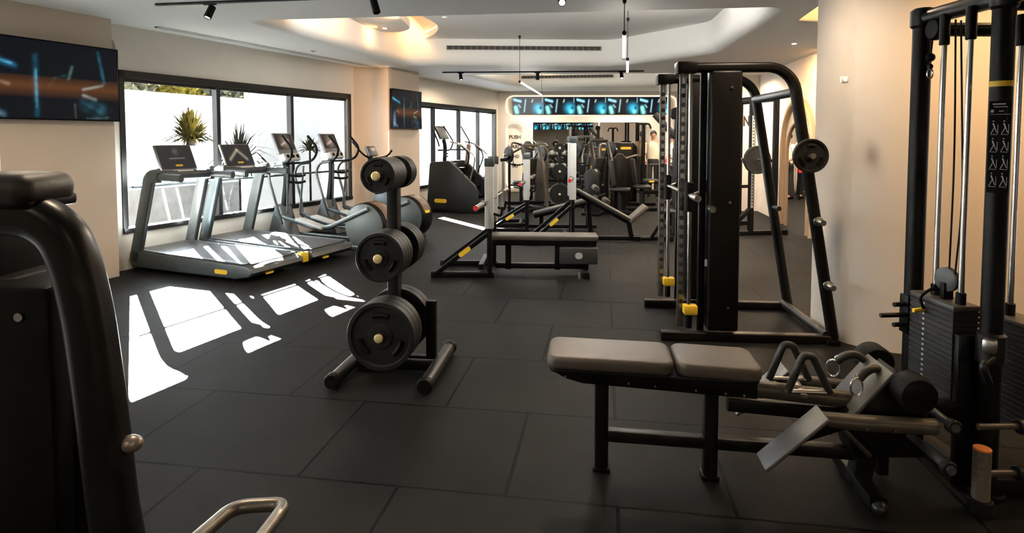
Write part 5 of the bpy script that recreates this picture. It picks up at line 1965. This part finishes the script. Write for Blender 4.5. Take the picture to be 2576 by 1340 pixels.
# ================================================================== PEOPLE in the far right
def person(loc, rz, label, shirt, h=1.75, arm_bend=.35):
    t = thing('person', label, 'person', loc, rz)
    k = h / 1.75
    V, E, RAD = [], [], []

    def v(x, y, z, r, par=None):
        V.append((x * k, y * k, z * k))
        RAD.append(r * k)
        if par is not None:
            E.append((par, len(V) - 1))
        return len(V) - 1
    pel = v(0, 0, .95, .125)
    w_ = v(0, -.005, 1.10, .115, pel)
    c = v(0, .0, 1.28, .135, w_)
    s = v(0, .01, 1.42, .10, c)
    nk = v(0, .0, 1.50, .052, s)
    n2 = v(0, -.01, 1.55, .05, nk)
    hd = v(0, -.02, 1.63, .078, n2)
    v(0, -.015, 1.71, .062, hd)
    for sd in (-1, 1):
        sh = v(sd * .17, .01, 1.40, .058, s)
        el = v(sd * .24, .02, 1.13, .042, sh)
        wr = v(sd * .20, -.20 * arm_bend * 2, .93 + .12 * arm_bend, .030, el)
        hn = v(sd * .19, -.25 * arm_bend * 2, .88 + .14 * arm_bend, .032, wr)
        for f in range(4):
            f1 = v(sd * (.175 + .012 * f), -.27 * arm_bend * 2, .84 + .14 * arm_bend, .010, hn)
            v(sd * (.172 + .012 * f), -.28 * arm_bend * 2, .795 + .14 * arm_bend, .008, f1)
        v(sd * .15, -.27 * arm_bend * 2, .87 + .14 * arm_bend, .010, hn)
        hp_ = v(sd * .095, 0, .88, .090, pel)
        kn = v(sd * .105, -.01, .50, .062, hp_)
        an = v(sd * .11, .03, .09, .042, kn)
        v(sd * .12, -.13, .035, .038, an)
    me = bpy.data.meshes.new('body')
    me.from_pydata(V, E, [])
    o = bpy.data.objects.new('body', me)
    COL.objects.link(o)
    o.parent = t
    md = o.modifiers.new('Skin', 'SKIN')
    for i, sv in enumerate(me.skin_vertices[0].data):
        sv.radius = (RAD[i], RAD[i] * (.72 if i in (0, 1, 2, 3) else 1.0))
        sv.use_root = i == 0
    md.use_smooth_shade = True
    sb = o.modifiers.new('Sub', 'SUBSURF')
    sb.levels = sb.render_levels = 2
    me.materials.append(M_SKIN)
    # clothing
    sh_ = MB()
    sh_.lathe([(.150, .90), (.158, 1.05), (.165, 1.28), (.150, 1.40), (.075, 1.475), (.066, 1.49)], (0, 0, 0), (0, 0, 1), 24)
    bmesh.ops.scale(sh_.bm, vec=(k, .70 * k, k), verts=sh_.bm.verts[:])
    for sd in (-1, 1):
        sh_.tube([(sd * .14 * k, .01, 1.415 * k), (sd * .19 * k, .01, 1.37 * k), (sd * .235 * k, .02, 1.16 * k)], .072 * k, .05, 14)
    sh_.build('shirt', shirt, t, ang=60)
    tr = MB()
    tr.lathe([(.125, .80), (.155, .90), (.150, 1.0)], (0, 0, 0), (0, 0, 1), 20)
    bmesh.ops.scale(tr.bm, vec=(k, .78 * k, k), verts=tr.bm.verts[:])
    for sd in (-1, 1):
        tr.sweep([Vector((sd * .09, 0, .90)) * k, Vector((sd * .105, -.01, .50)) * k, Vector((sd * .11, .03, .07)) * k], circ(.085 * k, 14), up=(0, 1, 0))
    tr.build('trousers', M_TROUS, t, ang=60)
    hr = MB()
    hr.ball((0, .0, 1.675 * k), .093 * k, .95, 1.08, 1.0, 3)
    hr.bm.verts.ensure_lookup_table()
    dele = [q for q in hr.bm.verts if q.co.z < (1.70 - (.02 if q.co.y < 0 else .09) - .0) * k and not (q.co.y > .02 and q.co.z > 1.60 * k)]
    bmesh.ops.delete(hr.bm, geom=dele, context='VERTS')
    hr.build('hair', M_HAIR, t, ang=80)
    fc = MB()
    fc.ball((0, -.105 * k, 1.625 * k), .014 * k, .8, 1.1, 1.5, 2)
    fc.build('nose', M_SKIN, t)
    for sd in (-1, 1):
        MB().ball((sd * .030 * k, -.088 * k, 1.652 * k), .009 * k, 1.3, .7, .8, 2).build('eye', M_HAIR, t)
        MB().ball((sd * .083 * k, -.01 * k, 1.635 * k), .02 * k, .4, .8, 1.3, 2).build('ear', M_SKIN, t)
        MB().box((sd * .115 * k, -.05 * k, .03 * k), (.09 * k, .26 * k, .06 * k), None, .025).build('shoe', M_BLACKM, t)
    MB().box((0, -.094 * k, 1.588 * k), (.045 * k, .012, .009), None, .003).build('mouth', mat('lips', (.25, .09, .07), .5), t)
    return t


person((3.86, 16.3, 0), R(-14), 'standing person with dark hair in a cream shirt, before the pale back wall', M_SHIRT, 1.77)
person((4.30, 16.0, 0), R(60), 'standing person in a white shirt half hidden by the dark pulley column', M_SHIRTW, 1.70, .5)
tw = thing('red_towel', 'small red towel hanging beside the white-shirted person', 'towel', (4.08, 15.6, 0))
MB().beam((0, 0, .0), (0, 0, 1.02), .03, .03, up=(0, 1, 0)).build('hook_post', M_BLACK, tw)
MB().bpath([(-.03, -.03, .70), (-.02, -.03, 1.03), (.02, .03, 1.03), (.03, .03, .74)], .12, .016, up=(0, 1, 0), r=.006, fil=.02).build('cloth', M_RED, tw)
